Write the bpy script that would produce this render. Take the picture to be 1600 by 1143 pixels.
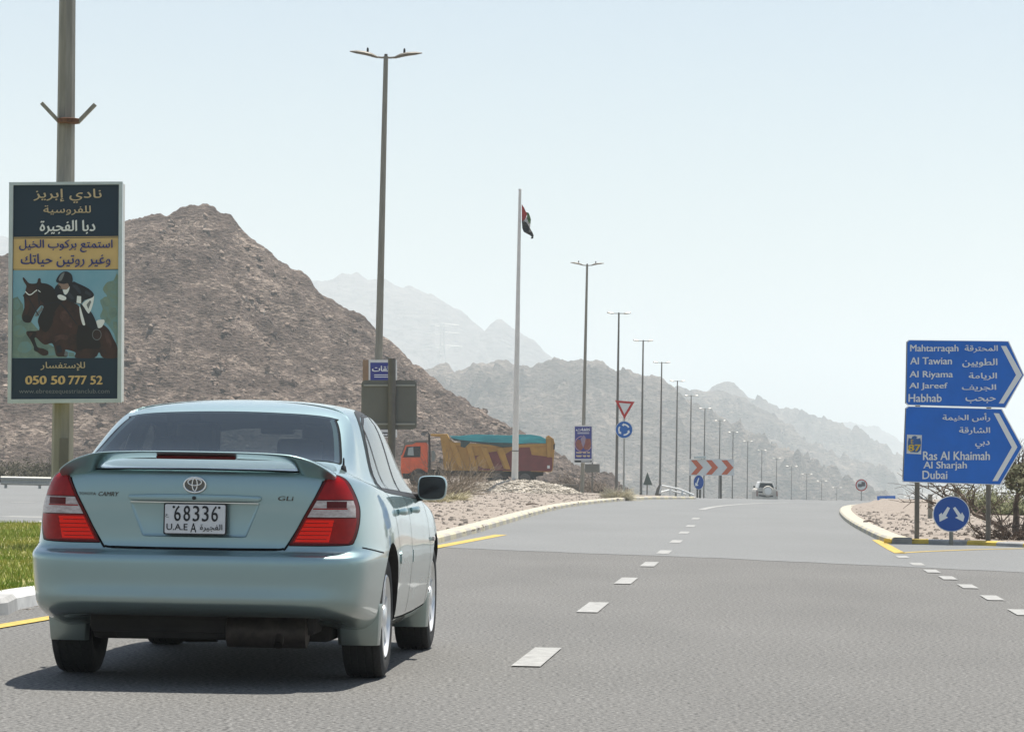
import bpy, bmesh, math, random, unicodedata
import numpy as np
from mathutils import Vector, Matrix, noise
from mathutils.bvhtree import BVHTree
from mathutils.geometry import tessellate_polygon
for o in list(bpy.data.objects): bpy.data.objects.remove(o)
sc = bpy.context.scene
COL = sc.collection
RAD = math.radians
# ---------------------------------------------------------------- camera
CAM_H, FPX, ROLL = 1.12, 5080.0, RAD(0.9)
PITCH = math.atan((728-571.5)/FPX)
cd = bpy.data.cameras.new('camera'); cam = bpy.data.objects.new('camera', cd); COL.objects.link(cam)
cd.sensor_width = 36; cd.lens = FPX/1600*36; cd.clip_start = 0.5; cd.clip_end = 30000
fwd = Vector((0, math.cos(PITCH), math.sin(PITCH)))
r0 = Vector((1, 0, 0)); u0 = Vector((0, -math.sin(PITCH), math.cos(PITCH)))
rgt = r0*math.cos(ROLL)+u0*math.sin(ROLL); upv = -r0*math.sin(ROLL)+u0*math.cos(ROLL)
cam.matrix_world = Matrix(((rgt.x, upv.x, -fwd.x, 0), (rgt.y, upv.y, -fwd.y, 0), (rgt.z, upv.z, -fwd.z, CAM_H), (0, 0, 0, 1)))
sc.camera = cam
CAM = Vector((0, 0, CAM_H))
# ---------------------------------------------------------------- light
SUN_EL, SUN_AZ = 72.0, 28.0            # azimuth measured to the right of straight ahead (+Y)
w = bpy.data.worlds.new('World'); sc.world = w; w.use_nodes = True
nt = w.node_tree; nt.nodes.clear()
sky = nt.nodes.new('ShaderNodeTexSky'); sky.sky_type = 'NISHITA'; sky.sun_disc = False
sky.sun_elevation = RAD(SUN_EL); sky.sun_rotation = RAD(SUN_AZ)
sky.air_density = 1.0; sky.dust_density = 1.2; sky.ozone_density = 1.0
bg = nt.nodes.new('ShaderNodeBackground'); bg.inputs[1].default_value = 0.07
wo = nt.nodes.new('ShaderNodeOutputWorld')
nt.links.new(sky.outputs[0], bg.inputs[0]); nt.links.new(bg.outputs[0], wo.inputs[0])
sd = bpy.data.lights.new('sun', 'SUN'); sd.energy = 5.0; sd.angle = RAD(0.6); sd.color = (1.0, 0.95, 0.87)
so = bpy.data.objects.new('sun', sd); COL.objects.link(so)
sv = Vector((math.sin(RAD(SUN_AZ))*math.cos(RAD(SUN_EL)), math.cos(RAD(SUN_AZ))*math.cos(RAD(SUN_EL)), math.sin(RAD(SUN_EL))))
so.rotation_euler = sv.to_track_quat('Z', 'Y').to_euler(); so.location = (0, 0, 60)
sc.view_settings.view_transform = 'Standard'; sc.view_settings.look = 'None'
sc.view_settings.exposure = 0.7; sc.view_settings.gamma = 1.0; sc.view_settings.use_curve_mapping = False
sc.render.engine = 'CYCLES'
try:
    sc.cycles.use_denoising = True; sc.cycles.denoiser = 'OPENIMAGEDENOISE'
except Exception: pass
sc.cycles.max_bounces = 8; sc.cycles.volume_bounces = 1
HAZE_DENSITY = 3.3e-4
# ---------------------------------------------------------------- helpers
def ray(px, py): return fwd + rgt*((px-800)/FPX) - upv*((py-571.5)/FPX)
def P(px, py, depth):
    d = ray(px, py); return CAM + d*(depth/d.y)
def G(px, py, z=0.0):
    d = ray(px, py); return CAM + d*((z-CAM_H)/d.z)
class Fr:
    """a vertical plane at a real distance, turned by yaw; maps photo positions onto it"""
    def __init__(s, px, py, depth, yaw=0.0):
        s.o = P(px, py, depth); s.n = Vector((math.sin(yaw), -math.cos(yaw), 0))
    def __call__(s, px, py, off=0.0):
        d = ray(px, py); t = (s.o-CAM).dot(s.n)/d.dot(s.n)
        return CAM + d*t + s.n*off
def ss(t): t = max(0.0, min(1.0, t)); return t*t*(3-2*t)
GY = [-50, 100, 120, 150, 200, 248, 328, 450, 680, 1000, 9000]; GZ = [0, 0, -.03, -.22, -.85, -1.66, -3.1, -6.0, -12.4, -16, -18]
def gz(x, y): return float(np.interp(y, GY, GZ))*ss((x+6)/16)
def fbm(x, y, z=0.0, o=5, h=1.0): return noise.fractal(Vector((x, y, z)), h, 2.0, o, noise_basis='PERLIN_ORIGINAL')
rnd = random.Random(7)
# ---------------------------------------------------------------- materials
def mat(name, col, rough=.6, metal=0.0, var=0.0, scale=4.0, bump=0.0, bscale=None, spec=.5, coat=0.0, col2=None, detail=6, emit=None, stretch=None, trans=0.0, bdist=.02):
    m = bpy.data.materials.get(name)
    if m: return m
    m = bpy.data.materials.new(name); m.use_nodes = True
    N = m.node_tree.nodes; L = m.node_tree.links; b = N['Principled BSDF']
    b.inputs['Base Color'].default_value = (*col, 1); b.inputs['Roughness'].default_value = rough
    b.inputs['Metallic'].default_value = metal; b.inputs['Specular IOR Level'].default_value = spec
    b.inputs['Coat Weight'].default_value = coat; b.inputs['Coat Roughness'].default_value = .04
    b.inputs['Transmission Weight'].default_value = trans
    b.inputs['Coat Tint'].default_value = (1, 1, 1, 1)
    if emit: b.inputs['Emission Color'].default_value = (*emit[:3], 1); b.inputs['Emission Strength'].default_value = emit[3]
    tc = N.new('ShaderNodeTexCoord'); src = tc.outputs['Object']
    if stretch:
        mp = N.new('ShaderNodeMapping'); mp.inputs['Scale'].default_value = stretch; L.new(src, mp.inputs[0]); src = mp.outputs[0]
    if var or col2:
        n = N.new('ShaderNodeTexNoise'); n.inputs['Scale'].default_value = scale; n.inputs['Detail'].default_value = detail; n.inputs['Roughness'].default_value = .65
        L.new(src, n.inputs['Vector'])
        cr = N.new('ShaderNodeValToRGB'); c2 = col2 or tuple(min(1, c*(1+var)) for c in col); c1 = col if col2 else tuple(c*(1-var) for c in col)
        cr.color_ramp.elements[0].position = .36; cr.color_ramp.elements[1].position = .64
        cr.color_ramp.elements[0].color = (*c1, 1); cr.color_ramp.elements[1].color = (*c2, 1)
        L.new(n.outputs['Fac'], cr.inputs[0]); L.new(cr.outputs[0], b.inputs['Base Color'])
    if bump:
        n2 = N.new('ShaderNodeTexNoise'); n2.inputs['Scale'].default_value = bscale or scale*4; n2.inputs['Detail'].default_value = 5
        L.new(src, n2.inputs['Vector'])
        bp = N.new('ShaderNodeBump'); bp.inputs['Strength'].default_value = bump; bp.inputs['Distance'].default_value = bdist
        L.new(n2.outputs['Fac'], bp.inputs['Height']); L.new(bp.outputs[0], b.inputs['Normal'])
    return m
# ---------------------------------------------------------------- mesh builder
def tag(o, label=None, cat=None, group=None, kind=None):
    if label: o['label'] = label
    if cat: o['category'] = cat
    if group: o['group'] = group
    if kind: o['kind'] = kind
    return o
def root(name, loc, label, cat, group=None, rz=0.0):
    o = bpy.data.objects.new(name, None); COL.objects.link(o); o.location = loc; o.rotation_euler.z = rz; o.empty_display_size = .2
    return tag(o, label, cat, group)
ORG = {}
def world_loc(o):
    v = Vector((0, 0, 0))
    while o is not None:
        v += o.location; o = o.parent
    return v
class MB:
    def __init__(s): s.v = []; s.f = []; s.mi = []; s.cur = 0
    def pt(s, p): s.v.append(Vector(p)); return len(s.v)-1
    def face(s, ids): s.f.append(list(ids)); s.mi.append(s.cur)
    def poly(s, pts): s.face([s.pt(p) for p in pts])
    def box(s, c, d, rz=0.0, taper=1.0):
        c = Vector(c); hx, hy, hz = d[0]/2, d[1]/2, d[2]/2; R = Matrix.Rotation(rz, 3, 'Z')
        k = [s.pt(c+R@Vector((x*hx*(taper if z > 0 else 1), y*hy*(taper if z > 0 else 1), z*hz))) for z in (-1, 1) for y in (-1, 1) for x in (-1, 1)]
        for f in ((0, 2, 3, 1), (4, 5, 7, 6), (0, 1, 5, 4), (2, 6, 7, 3), (0, 4, 6, 2), (1, 3, 7, 5)): s.face([k[i] for i in f])
    def tube(s, pts, rad, n=8, caps=True, flat=1.0, ref=None):
        pts = [Vector(p) for p in pts]; rings = []
        for i, p in enumerate(pts):
            t = (pts[min(i+1, len(pts)-1)]-pts[max(i-1, 0)]).normalized()
            a = Vector(ref) if ref else (Vector((0, 0, 1)) if abs(t.z) < .9 else Vector((1, 0, 0)))
            b = t.cross(a).normalized(); c = b.cross(t).normalized()
            r = rad[i] if isinstance(rad, (list, tuple)) else rad
            rings.append([s.pt(p+b*(r*math.cos(2*math.pi*k/n))+c*(r*flat*math.sin(2*math.pi*k/n))) for k in range(n)])
        for A, B in zip(rings, rings[1:]):
            for k in range(n): s.face((A[k], A[(k+1) % n], B[(k+1) % n], B[k]))
        if caps: s.face(rings[0][::-1]); s.face(rings[-1])
    def lathe(s, prof, c, axis='x', n=40, a0=0.0):
        """prof: (along, radius) list round an axis through c"""
        c = Vector(c); rings = []
        for al, r in prof:
            ring = []
            for k in range(n):
                a = 2*math.pi*k/n+a0; u, v = r*math.cos(a), r*math.sin(a)
                ring.append(s.pt(c+(Vector((al, u, v)) if axis == 'x' else Vector((u, al, v)) if axis == 'y' else Vector((u, v, al)))))
            rings.append(ring)
        for A, B in zip(rings, rings[1:]):
            for k in range(n): s.face((A[k], A[(k+1) % n], B[(k+1) % n], B[k]))
        s.face(rings[0][::-1]); s.face(rings[-1])
    def prism(s, pts, ext):
        pts = [Vector(p) for p in pts]; ext = Vector(ext); n = len(pts)
        a = [s.pt(p) for p in pts]; b = [s.pt(p+ext) for p in pts]
        s.face(a); s.face(b[::-1])
        for i in range(n): s.face((a[i], b[i], b[(i+1) % n], a[(i+1) % n]))
    def ball(s, c, r, nu=10, nv=6, sq=(1, 1, 1), jit=0.0):
        c = Vector(c); rows = []
        for j in range(nv+1):
            th = math.pi*j/nv
            rows.append([s.pt(c+Vector((math.sin(th)*math.cos(2*math.pi*i/nu)*sq[0], math.sin(th)*math.sin(2*math.pi*i/nu)*sq[1], math.cos(th)*sq[2]))*(r*(1+jit*(rnd.random()-.5)))) for i in range(nu)])
        for j in range(nv):
            for i in range(nu): s.face((rows[j][i], rows[j+1][i], rows[j+1][(i+1) % nu], rows[j][(i+1) % nu]))
    def build(s, name, mats, parent=None, local=False, smooth=False, bevel=0.0, sub=0, weld=False, angle=40, segs=2):
        me = bpy.data.meshes.new(name)
        org = Vector((0, 0, 0)) if (local or parent is None) else world_loc(parent)
        me.from_pydata([tuple(v-org) for v in s.v], [], s.f)
        mats = mats if isinstance(mats, (list, tuple)) else [mats]
        for m in mats: me.materials.append(m)
        for p, i in zip(me.polygons, s.mi): p.material_index = i
        bm = bmesh.new(); bm.from_mesh(me)
        if weld: bmesh.ops.remove_doubles(bm, verts=bm.verts, dist=1e-5)
        bmesh.ops.recalc_face_normals(bm, faces=bm.faces)
        if bevel:
            es = [e for e in bm.edges if len(e.link_faces) == 2 and e.calc_face_angle(0) > RAD(30)]
            bmesh.ops.bevel(bm, geom=es, offset=bevel, segments=segs, affect='EDGES', profile=.6, clamp_overlap=True)
        bm.to_mesh(me); bm.free()
        o = bpy.data.objects.new(name, me); COL.objects.link(o)
        if parent is not None: o.parent = parent
        if sub:
            md = o.modifiers.new('s', 'SUBSURF'); md.levels = sub; md.render_levels = sub
        if smooth:
            for p in me.polygons: p.use_smooth = True
            if not sub:
                try: me.set_sharp_from_angle(angle=RAD(angle))
                except Exception: pass
        return o
# ---------------------------------------------------------------- lettering
FORMS = {}
for cp in range(0xFE80, 0xFEFD):
    d = unicodedata.decomposition(chr(cp)).split()
    if len(d) >= 2: FORMS.setdefault(''.join(chr(int(x, 16)) for x in d[1:]), {})[d[0][1:-1]] = chr(cp)
def arabic(s):
    s = s.replace('لا', '\u0001').replace('لإ', '\u0002'); lig = {'\u0001': 'لا', '\u0002': 'لإ'}
    it = [lig.get(c, c) for c in s]; out = []
    for i, c in enumerate(it):
        f = FORMS.get(c)
        if not f: out.append(c); continue
        pv = FORMS.get(it[i-1]) if i else None; nx = FORMS.get(it[i+1]) if i+1 < len(it) else None
        jp = bool(pv and 'initial' in pv and 'final' in f); jn = bool('initial' in f and nx and 'final' in nx)
        out.append(f.get('medial' if jp and jn else 'final' if jp else 'initial' if jn else 'isolated', c))
    return ''.join(reversed(out))
GL = {}
def inside(p, poly):
    c = False; n = len(poly); x, y = p
    for i in range(n):
        x1, y1 = poly[i]; x2, y2 = poly[i-1]
        if (y1 > y) != (y2 > y) and x < (x2-x1)*(y-y1)/(y2-y1)+x1: c = not c
    return c
def earclip(V, ring, ar):
    ring = list(ring) if ar > 0 else list(ring)[::-1]; out = []; guard = 0
    o = lambda a, b, c: (V[b][0]-V[a][0])*(V[c][1]-V[a][1])-(V[b][1]-V[a][1])*(V[c][0]-V[a][0])
    while len(ring) > 3 and guard < 200000:
        n = len(ring); hit = False
        for i in range(n):
            guard += 1; a, b, c = ring[i-1], ring[i], ring[(i+1) % n]; k = o(a, b, c)
            if k < -1e-12: continue
            if k > 1e-12:
                bad = False
                for q in ring:
                    if V[q] in (V[a], V[b], V[c]): continue
                    if o(a, b, q) >= -1e-12 and o(b, c, q) >= -1e-12 and o(c, a, q) >= -1e-12: bad = True; break
                if bad: continue
                out.append([a, b, c])
            ring.pop(i); hit = True; break
        if not hit: ring.pop(0)
    if len(ring) == 3: out.append(ring)
    return out
def glyphs(s, bold=0.0):
    """filled outlines of a line of writing, contour by contour (overlaps do not cancel)"""
    k = (s, bold)
    if k in GL: return GL[k]
    cu = bpy.data.curves.new('txt', 'FONT'); cu.body = arabic(s) if any(ord(c) > 0x590 for c in s) else s
    cu.dimensions = '2D'; cu.fill_mode = 'NONE'
    cu.resolution_u = 3; cu.offset = min(bold, 0)
    o = bpy.data.objects.new('txt', cu); COL.objects.link(o)
    dg = bpy.context.evaluated_depsgraph_get(); dg.update()
    me = bpy.data.meshes.new_from_object(o.evaluated_get(dg))
    nxt = {}
    for e in me.edges: a, b = e.vertices; nxt.setdefault(a, []).append(b); nxt.setdefault(b, []).append(a)
    seen = set(); loops = []
    for v in range(len(me.vertices)):
        if v in seen or v not in nxt: continue
        lp = [v]; seen.add(v); cur = v
        while True:
            c = [q for q in nxt[cur] if q not in seen]
            if not c: break
            c = min(c, key=lambda q: abs(q-cur-1)); lp.append(c); seen.add(c); cur = c
        if len(lp) > 2: loops.append([(me.vertices[i].co.x, me.vertices[i].co.y) for i in lp])
    bpy.data.objects.remove(o); bpy.data.meshes.remove(me); bpy.data.curves.remove(cu)
    area = lambda p: sum(p[i-1][0]*p[i][1]-p[i][0]*p[i-1][1] for i in range(len(p)))/2
    big = max(loops, key=lambda p: abs(area(p))); sg = 1 if area(big) > 0 else -1
    outer = [p for p in loops if area(p)*sg > 0]; holes = [p for p in loops if area(p)*sg <= 0]
    V = []; F = []; lay = []
    for i, p in enumerate(outer):
        hs = [h for h in holes if inside(h[0], p)]
        base = len(V); allp = [p]+hs
        flat = [q for l in allp for q in l]; V += flat; lay += [i]*len(flat)
        ring = list(range(base, base+len(p)))            # holes joined to the outline by a cut, then clipped ear by ear
        hb = base+len(p); hl = []
        for h in hs: hl.append(list(range(hb, hb+len(h)))); hb += len(h)
        hl.sort(key=lambda L: -max(V[q][0] for q in L))
        for L in hl:
            m_ = max(range(len(L)), key=lambda q: V[L[q]][0]); hx, hy = V[L[m_]]
            best = None
            segs = [(ring[q-1], ring[q]) for q in range(len(ring))]+[(l[q-1], l[q]) for l in hl for q in range(len(l))]
            def cross(q):
                x, y = V[q]
                for s0, s1 in segs:
                    if q in (s0, s1) or L[m_] in (s0, s1): continue
                    (x1, y1), (x2, y2) = V[s0], V[s1]
                    o = lambda ax, ay, bx, by, cx, cy: (bx-ax)*(cy-ay)-(by-ay)*(cx-ax)
                    if o(hx, hy, x, y, x1, y1)*o(hx, hy, x, y, x2, y2) <= 0 and o(x1, y1, x2, y2, hx, hy)*o(x1, y1, x2, y2, x, y) <= 0: return True
                return False
            for q in sorted(range(len(ring)), key=lambda q: (V[ring[q]][0]-hx)**2+(V[ring[q]][1]-hy)**2):
                if not cross(ring[q]): best = q; break
            if best is None: best = min(range(len(ring)), key=lambda q: (V[ring[q]][0]-hx)**2+(V[ring[q]][1]-hy)**2)
            ring = ring[:best+1]+L[m_:]+L[:m_+1]+ring[best:]
        F += earclip(V, ring, area([V[q] for q in ring]))
    if bold > 0:                                   # heavier strokes: a second pass a hair to the side
        n = len(V); V2 = [(x-bold, y-bold*.5) for x, y in V]+[(x+bold, y+bold*.5) for x, y in V]; top = max(lay)+1
        F = F+[[j+n for j in f] for f in F]; lay = lay+[l+top for l in lay]; V = V2
    xs = [v[0] for v in V]; ys = [v[1] for v in V]
    GL[k] = (V, F, lay, min(xs), max(xs), min(ys), max(ys)); return GL[k]
def text(mb, s, fm, x0, x1, yt, yb, off=.004, bold=0.0, step=.00012, slant=0.0):
    """write s so that its ink fills the box x0..x1 / yt..yb of the map fm"""
    V, F, lay, a, b, c, d = glyphs(s, bold); base = len(mb.v)
    for (x, y), l in zip(V, lay):
        u = (x-a)/(b-a); v = (y-c)/(d-c)
        mb.pt(fm(x0+(x1-x0)*u+slant*(v-.5)*(x1-x0), yb+(yt-yb)*v, off+l*step))
    for t in F: mb.face([base+j for j in t])
def flat_poly(mb, fm, pts, off, th=.0):
    """flat printed shape; fills concave outlines"""
    base = len(mb.v)
    for x, y in pts: mb.pt(fm(x, y, off))
    for t in tessellate_polygon([[Vector((x, y, 0)) for x, y in pts]]): mb.face([base+j for j in t])
def plate(mb, fm, pts, back, front):
    """board with thickness between two offsets of the plane"""
    n = len(pts); A = [mb.pt(fm(x, y, front)) for x, y in pts]; B = [mb.pt(fm(x, y, back)) for x, y in pts]
    for t in tessellate_polygon([[Vector((x, y, 0)) for x, y in pts]]): mb.face([A[j] for j in t]); mb.face([B[j] for j in t])
    for i in range(n): mb.face((A[i], B[i], B[(i+1) % n], A[(i+1) % n]))
def circ(cx, cy, rx, ry=None, n=36, a0=0, a1=360): 
    ry = ry or rx
    return [(cx+rx*math.cos(RAD(a0+(a1-a0)*i/n)), cy-ry*math.sin(RAD(a0+(a1-a0)*i/n))) for i in range(n)]
def rrect(x0, y0, x1, y1, r, n=5):
    o = []
    for cx, cy, a in ((x1-r, y0+r, 0), (x0+r, y0+r, 90), (x0+r, y1-r, 180), (x1-r, y1-r, 270)):
        for i in range(n+1): t = RAD(a+90*i/n); o.append((cx+r*math.cos(t), cy-r*math.sin(t)))
    return o
def sheet(name, poly, zf, m, cell=2.0, lim=400, kind='structure', clip=False):
    """ground sheet: outline cut into a grid, each point lifted to zf(x, y)"""
    bm = bmesh.new(); vs = [bm.verts.new((x, y, 0)) for x, y in poly]
    if clip:
        for t in earclip([tuple(p) for p in poly], list(range(len(poly))), sum(poly[i-1][0]*poly[i][1]-poly[i][0]*poly[i-1][1] for i in range(len(poly)))): bm.faces.new([vs[j] for j in t])
    else: bm.faces.new(vs); bmesh.ops.triangulate(bm, faces=bm.faces)
    for ax in (0, 1):
        lo = min(p[ax] for p in poly); hi = max(p[ax] for p in poly); n = min(lim, int((hi-lo)/cell))
        for i in range(1, n+1):
            c = [0, 0, 0]; c[ax] = lo+(hi-lo)*i/(n+1); nn = [0, 0, 0]; nn[ax] = 1
            bmesh.ops.bisect_plane(bm, geom=bm.verts[:]+bm.edges[:]+bm.faces[:], plane_co=c, plane_no=nn, dist=1e-4)
    for v in bm.verts: v.co.z = zf(v.co.x, v.co.y)
    bmesh.ops.recalc_face_normals(bm, faces=bm.faces)
    if sum(f.normal.z for f in bm.faces) < 0: bmesh.ops.reverse_faces(bm, faces=bm.faces)
    me = bpy.data.meshes.new(name); bm.to_mesh(me); bm.free(); me.materials.append(m)
    for p in me.polygons: p.use_smooth = True
    o = bpy.data.objects.new(name, me); COL.objects.link(o)
    if kind: o['kind'] = kind
    return o
def copy_tree(o, parent=None):
    c = o.copy(); COL.objects.link(c)
    if parent is not None: c.parent = parent
    for ch in [x for x in COL.objects if x.parent == o]: copy_tree(ch, c)
    return c
# ================================================================ the setting
M_asph = mat('asphalt_dark', (.120, .118, .111), .82, var=.75, scale=42, bump=.6, bscale=90, spec=.35, bdist=.008)
M_asph2 = mat('asphalt_pale', (.149, .153, .150), .75, var=.22, scale=26, bump=.4, bscale=70, spec=.4, bdist=.006)
M_dirt = mat('desert_dirt', (.19, .158, .128), .95, scale=1.2, col2=(.27, .23, .195), bump=.6, bscale=3)
M_grav = mat('gravel', (.18, .150, .122), .95, scale=7, col2=(.31, .262, .218), bump=.9, bscale=14)
M_turf = mat('turf_soil', (.15, .16, .035), .95, scale=2.2, col2=(.30, .26, .10), bump=.5, bscale=20)
M_white = mat('marking_white', (.22, .22, .21), .8, col2=(.35, .35, .335), scale=13, bump=.3, bscale=60, bdist=.004)
M_yel = mat('marking_yellow', (.36, .25, .05), .75, col2=(.54, .38, .06), scale=11)
M_kw = mat('kerb_white', (.55, .55, .53), .8, var=.12, scale=6)
M_kg = mat('kerb_grey', (.33, .33, .32), .85, var=.15, scale=6)
M_kc = mat('kerb_cream', (.46, .42, .30), .8, var=.14, scale=5)
M_ky = mat('kerb_yellow', (.66, .47, .08), .8, var=.12, scale=5)
M_kp = mat('kerb_pale', (.36, .34, .30), .85, var=.12, scale=5)
def stain(m, amt, scale):
    """broad worn and oily patches plus pale aggregate specks in the surface itself"""
    N = m.node_tree.nodes; L = m.node_tree.links; b = N['Principled BSDF']
    src = b.inputs['Base Color'].links[0].from_socket; tc = N.new('ShaderNodeTexCoord')
    mp = N.new('ShaderNodeMapping'); mp.inputs['Scale'].default_value = (1, .35, 1); mp.inputs['Rotation'].default_value = (0, 0, RAD(4.5)); L.new(tc.outputs['Object'], mp.inputs[0])
    n = N.new('ShaderNodeTexNoise'); n.inputs['Scale'].default_value = scale; n.inputs['Detail'].default_value = 5; L.new(mp.outputs[0], n.inputs['Vector'])
    r = N.new('ShaderNodeMapRange'); r.inputs['From Min'].default_value = .3; r.inputs['From Max'].default_value = .7
    r.inputs['To Min'].default_value = 1-amt; r.inputs['To Max'].default_value = 1+amt; L.new(n.outputs['Fac'], r.inputs['Value'])
    v = N.new('ShaderNodeTexVoronoi'); v.inputs['Scale'].default_value = 38; L.new(tc.outputs['Object'], v.inputs['Vector'])
    r2 = N.new('ShaderNodeMapRange'); r2.inputs['From Min'].default_value = .12; r2.inputs['From Max'].default_value = .3
    r2.inputs['To Min'].default_value = 1.35; r2.inputs['To Max'].default_value = 1.0; L.new(v.outputs['Distance'], r2.inputs['Value'])
    mm = N.new('ShaderNodeMath'); mm.operation = 'MULTIPLY'; L.new(r.outputs[0], mm.inputs[0]); L.new(r2.outputs[0], mm.inputs[1])
    mx = N.new('ShaderNodeVectorMath'); mx.operation = 'SCALE'; L.new(src, mx.inputs[0]); L.new(mm.outputs[0], mx.inputs['Scale'])
    L.new(mx.outputs[0], b.inputs['Base Color'])
stain(M_asph, .08, .7); stain(M_asph2, .06, .4)
XY = lambda p: (p.x, p.y)
# ground: one big sheet, fine near the road
xs = [-7000, -3000, -1500, -800, -400, -200, -120]+list(range(-80, 101, 5))+[130, 180, 260, 400, 800, 1500, 3000, 7000]
ys = [-300, -100, -40]+list(range(-20, 320, 6))+[350, 400, 450, 520, 600, 700, 850, 1000, 1500, 2500, 4000, 6500, 9500]
mb = MB(); idx = {}
for j, y in enumerate(ys):
    for i, x in enumerate(xs): idx[i, j] = mb.pt((x, y, gz(x, y)-.06-(.0 if abs(x) < 100 else .1)))
for j in range(len(ys)-1):
    for i in range(len(xs)-1): mb.face((idx[i, j], idx[i+1, j], idx[i+1, j+1], idx[i, j+1]))
tag(mb.build('ground', M_dirt, smooth=True), kind='structure')
sheet('road', [(-70, -20), (70, -20), (70, 62), (-70, 58)], lambda x, y: gz(x, y), M_asph, 8)
B0, B1, B2 = G(683, 855), G(1150, 873), G(1600, 894)
jb = [B0+(B1-B0)*(k/30) for k in range(30)]+[B1+(B2-B1)*(k/30) for k in range(31)]
sheet('far_road', [(-70, 49), (-9, 49)]+[(p.x, p.y+.35*fbm(p.x*1.7, 3.1, 0, 4)+.10*fbm(p.x*9, 1, 0, 3)) for p in jb]+[(40, 12), (72, 12), (72, 170), (-70, 170)], lambda x, y: gz(x, y)+.003, M_asph2, 5)
cx = lambda y: float(np.interp(y, [170, 224, 328, 450, 678, 900], [11, 17, 26, 40, 76, 120]))
yy = [168, 200, 230, 260, 300, 340, 400, 460, 540, 620, 700, 900]
mb = MB()
for a, b in zip(yy, yy[1:]): mb.poly([(cx(a)-9, a, gz(cx(a), a)+.004), (cx(a)+14, a, gz(cx(a), a)+.004), (cx(b)+14, b, gz(cx(b), b)+.004), (cx(b)-9, b, gz(cx(b), b)+.004)])
tag(mb.build('descending_road', M_asph2, weld=True), kind='structure')
# ---- kerbs
def resample(pts, step):
    pts = [Vector((p[0], p[1], 0)) for p in pts]; out = [pts[0]]; acc = 0
    for a, b in zip(pts, pts[1:]):
        L = (b-a).length; t = step-acc
        while t <= L: out.append(a+(b-a)*(t/L)); t += step
        acc = (acc+L) % step
    out.append(pts[-1]); return out
def smooth_path(pts, n=6):
    out = []
    for i in range(len(pts)-1):
        p0 = Vector(pts[max(i-1, 0)]); p1 = Vector(pts[i]); p2 = Vector(pts[i+1]); p3 = Vector(pts[min(i+2, len(pts)-1)])
        for k in range(n):
            t = k/n; out.append(.5*((2*p1)+(p2-p0)*t+(2*p0-5*p1+4*p2-p3)*t*t+(3*p1-p0-3*p2+p3)*t*t*t))
    out.append(Vector(pts[-1])); return out
def kerb(name, pts, mats, seg, side, h=.12, w=.24):
    pts = smooth_path([(p[0], p[1]) for p in pts]); pts = resample(pts, seg/2)
    mb = MB(); prof = [(0, -.05), (0.012, h*.72), (.045, h), (w, h), (w, -.05)]
    rings = []
    for i, p in enumerate(pts):
        t = (pts[min(i+1, len(pts)-1)]-pts[max(i-1, 0)]).normalized(); n = Vector((-t.y, t.x, 0))*side
        z = gz(p.x, p.y); rings.append([p+n*a+Vector((0, 0, b+z)) for a, b in prof])
    for i, (A, B) in enumerate(zip(rings, rings[1:])):
        mb.cur = int(i/2) % len(mats)
        for k in range(4): mb.poly((A[k], A[k+1], B[k+1], B[k]))
    mb.poly(rings[0]); mb.poly(rings[-1])
    return tag(mb.build(name, mats, weld=True), kind='structure')
KN = [(-5.2, 18.0), (-4.4, 20.8)]+[XY(G(*p)) for p in ((0, 962), (50, 947))]+[(-3.05, 29.5), (-2.3, 36.5)]
KF = [XY(G(*p)) for p in ((686, 849), (740, 834), (790, 819), (840, 804), (880, 794), (920, 788), (980, 781.5), (1040, 778), (1088, 776))]
kerb('kerb', KN+[((KN[-1][0]+KF[0][0])/2-.15, (KN[-1][1]+KF[0][1])/2), KF[0]], [M_kw, M_kg], 1.6, 1)
kerb('kerb', KF, [M_kc, M_kp], 1.1, 1, h=.11, w=.30)
RK = [XY(G(*p)) for p in ((1345, 791), (1318, 795), (1311, 801), (1316, 810), (1330, 821), (1352, 833.5), (1376, 845), (1393, 849))]
kerb('kerb', RK, [M_kc, M_kp], 1.1, 1, h=.10, w=.32)
RF = [XY(G(*p)) for p in ((1393, 849), (1450, 849.5), (1521, 851.5), (1600, 855), (1760, 862), (1900, 872))]
kerb('kerb', RF, [M_ky, M_kg], .64, 1, h=.075)
# ---- verges
vz = lambda x, y: gz(x, y)+.075+.025*fbm(x*.25, y*.25, 3)+.012*fbm(x*1.5, y*1.5)
isl = KN+KF+[(7.4, 160), (-14, 160), (-12, 125), (-10, 110), (-8.3, 90), (-7.6, 70), (-7.8, 54.6), (-8.3, 52.3), (-16, 50.5), (-16, 24), (-6.4, 18.3)]
off = lambda pts, d: [(p[0]+d, p[1]) for p in pts]
sheet('gravel_verge', [(x-.2 if i < len(KN)+len(KF) else x, y) for i, (x, y) in enumerate(isl)], vz, M_grav, .8, clip=True)
kerb('kerb', [(-16, 50.5), (-8.3, 52.3), (-7.8, 54.6), (-7.6, 70), (-8.3, 90), (-10, 110), (-12, 125)], [M_kw, M_kg], 1.6, -1, h=.1)
risl = [(x+.22, y) for x, y in RK]+[(x, y+.18) for x, y in RF]+[(16, 60), (30, 66), (34, 128), (13.5, 118)]
sheet('gravel_island', risl, lambda x, y: vz(x, y)-.01+.12*ss((y-58)/40)*ss((x-8)/6), M_grav, .8)
turf = [(-15.5, 24.5)]+[(x-.2, y) for x, y in KN[1:]]+[(-2.9, 40), (-3.0, 50), (-7.95, 52.2), (-15.5, 50)]
sheet('turf', turf, lambda x, y: vz(x, y)+.012, M_turf, .6)
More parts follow.
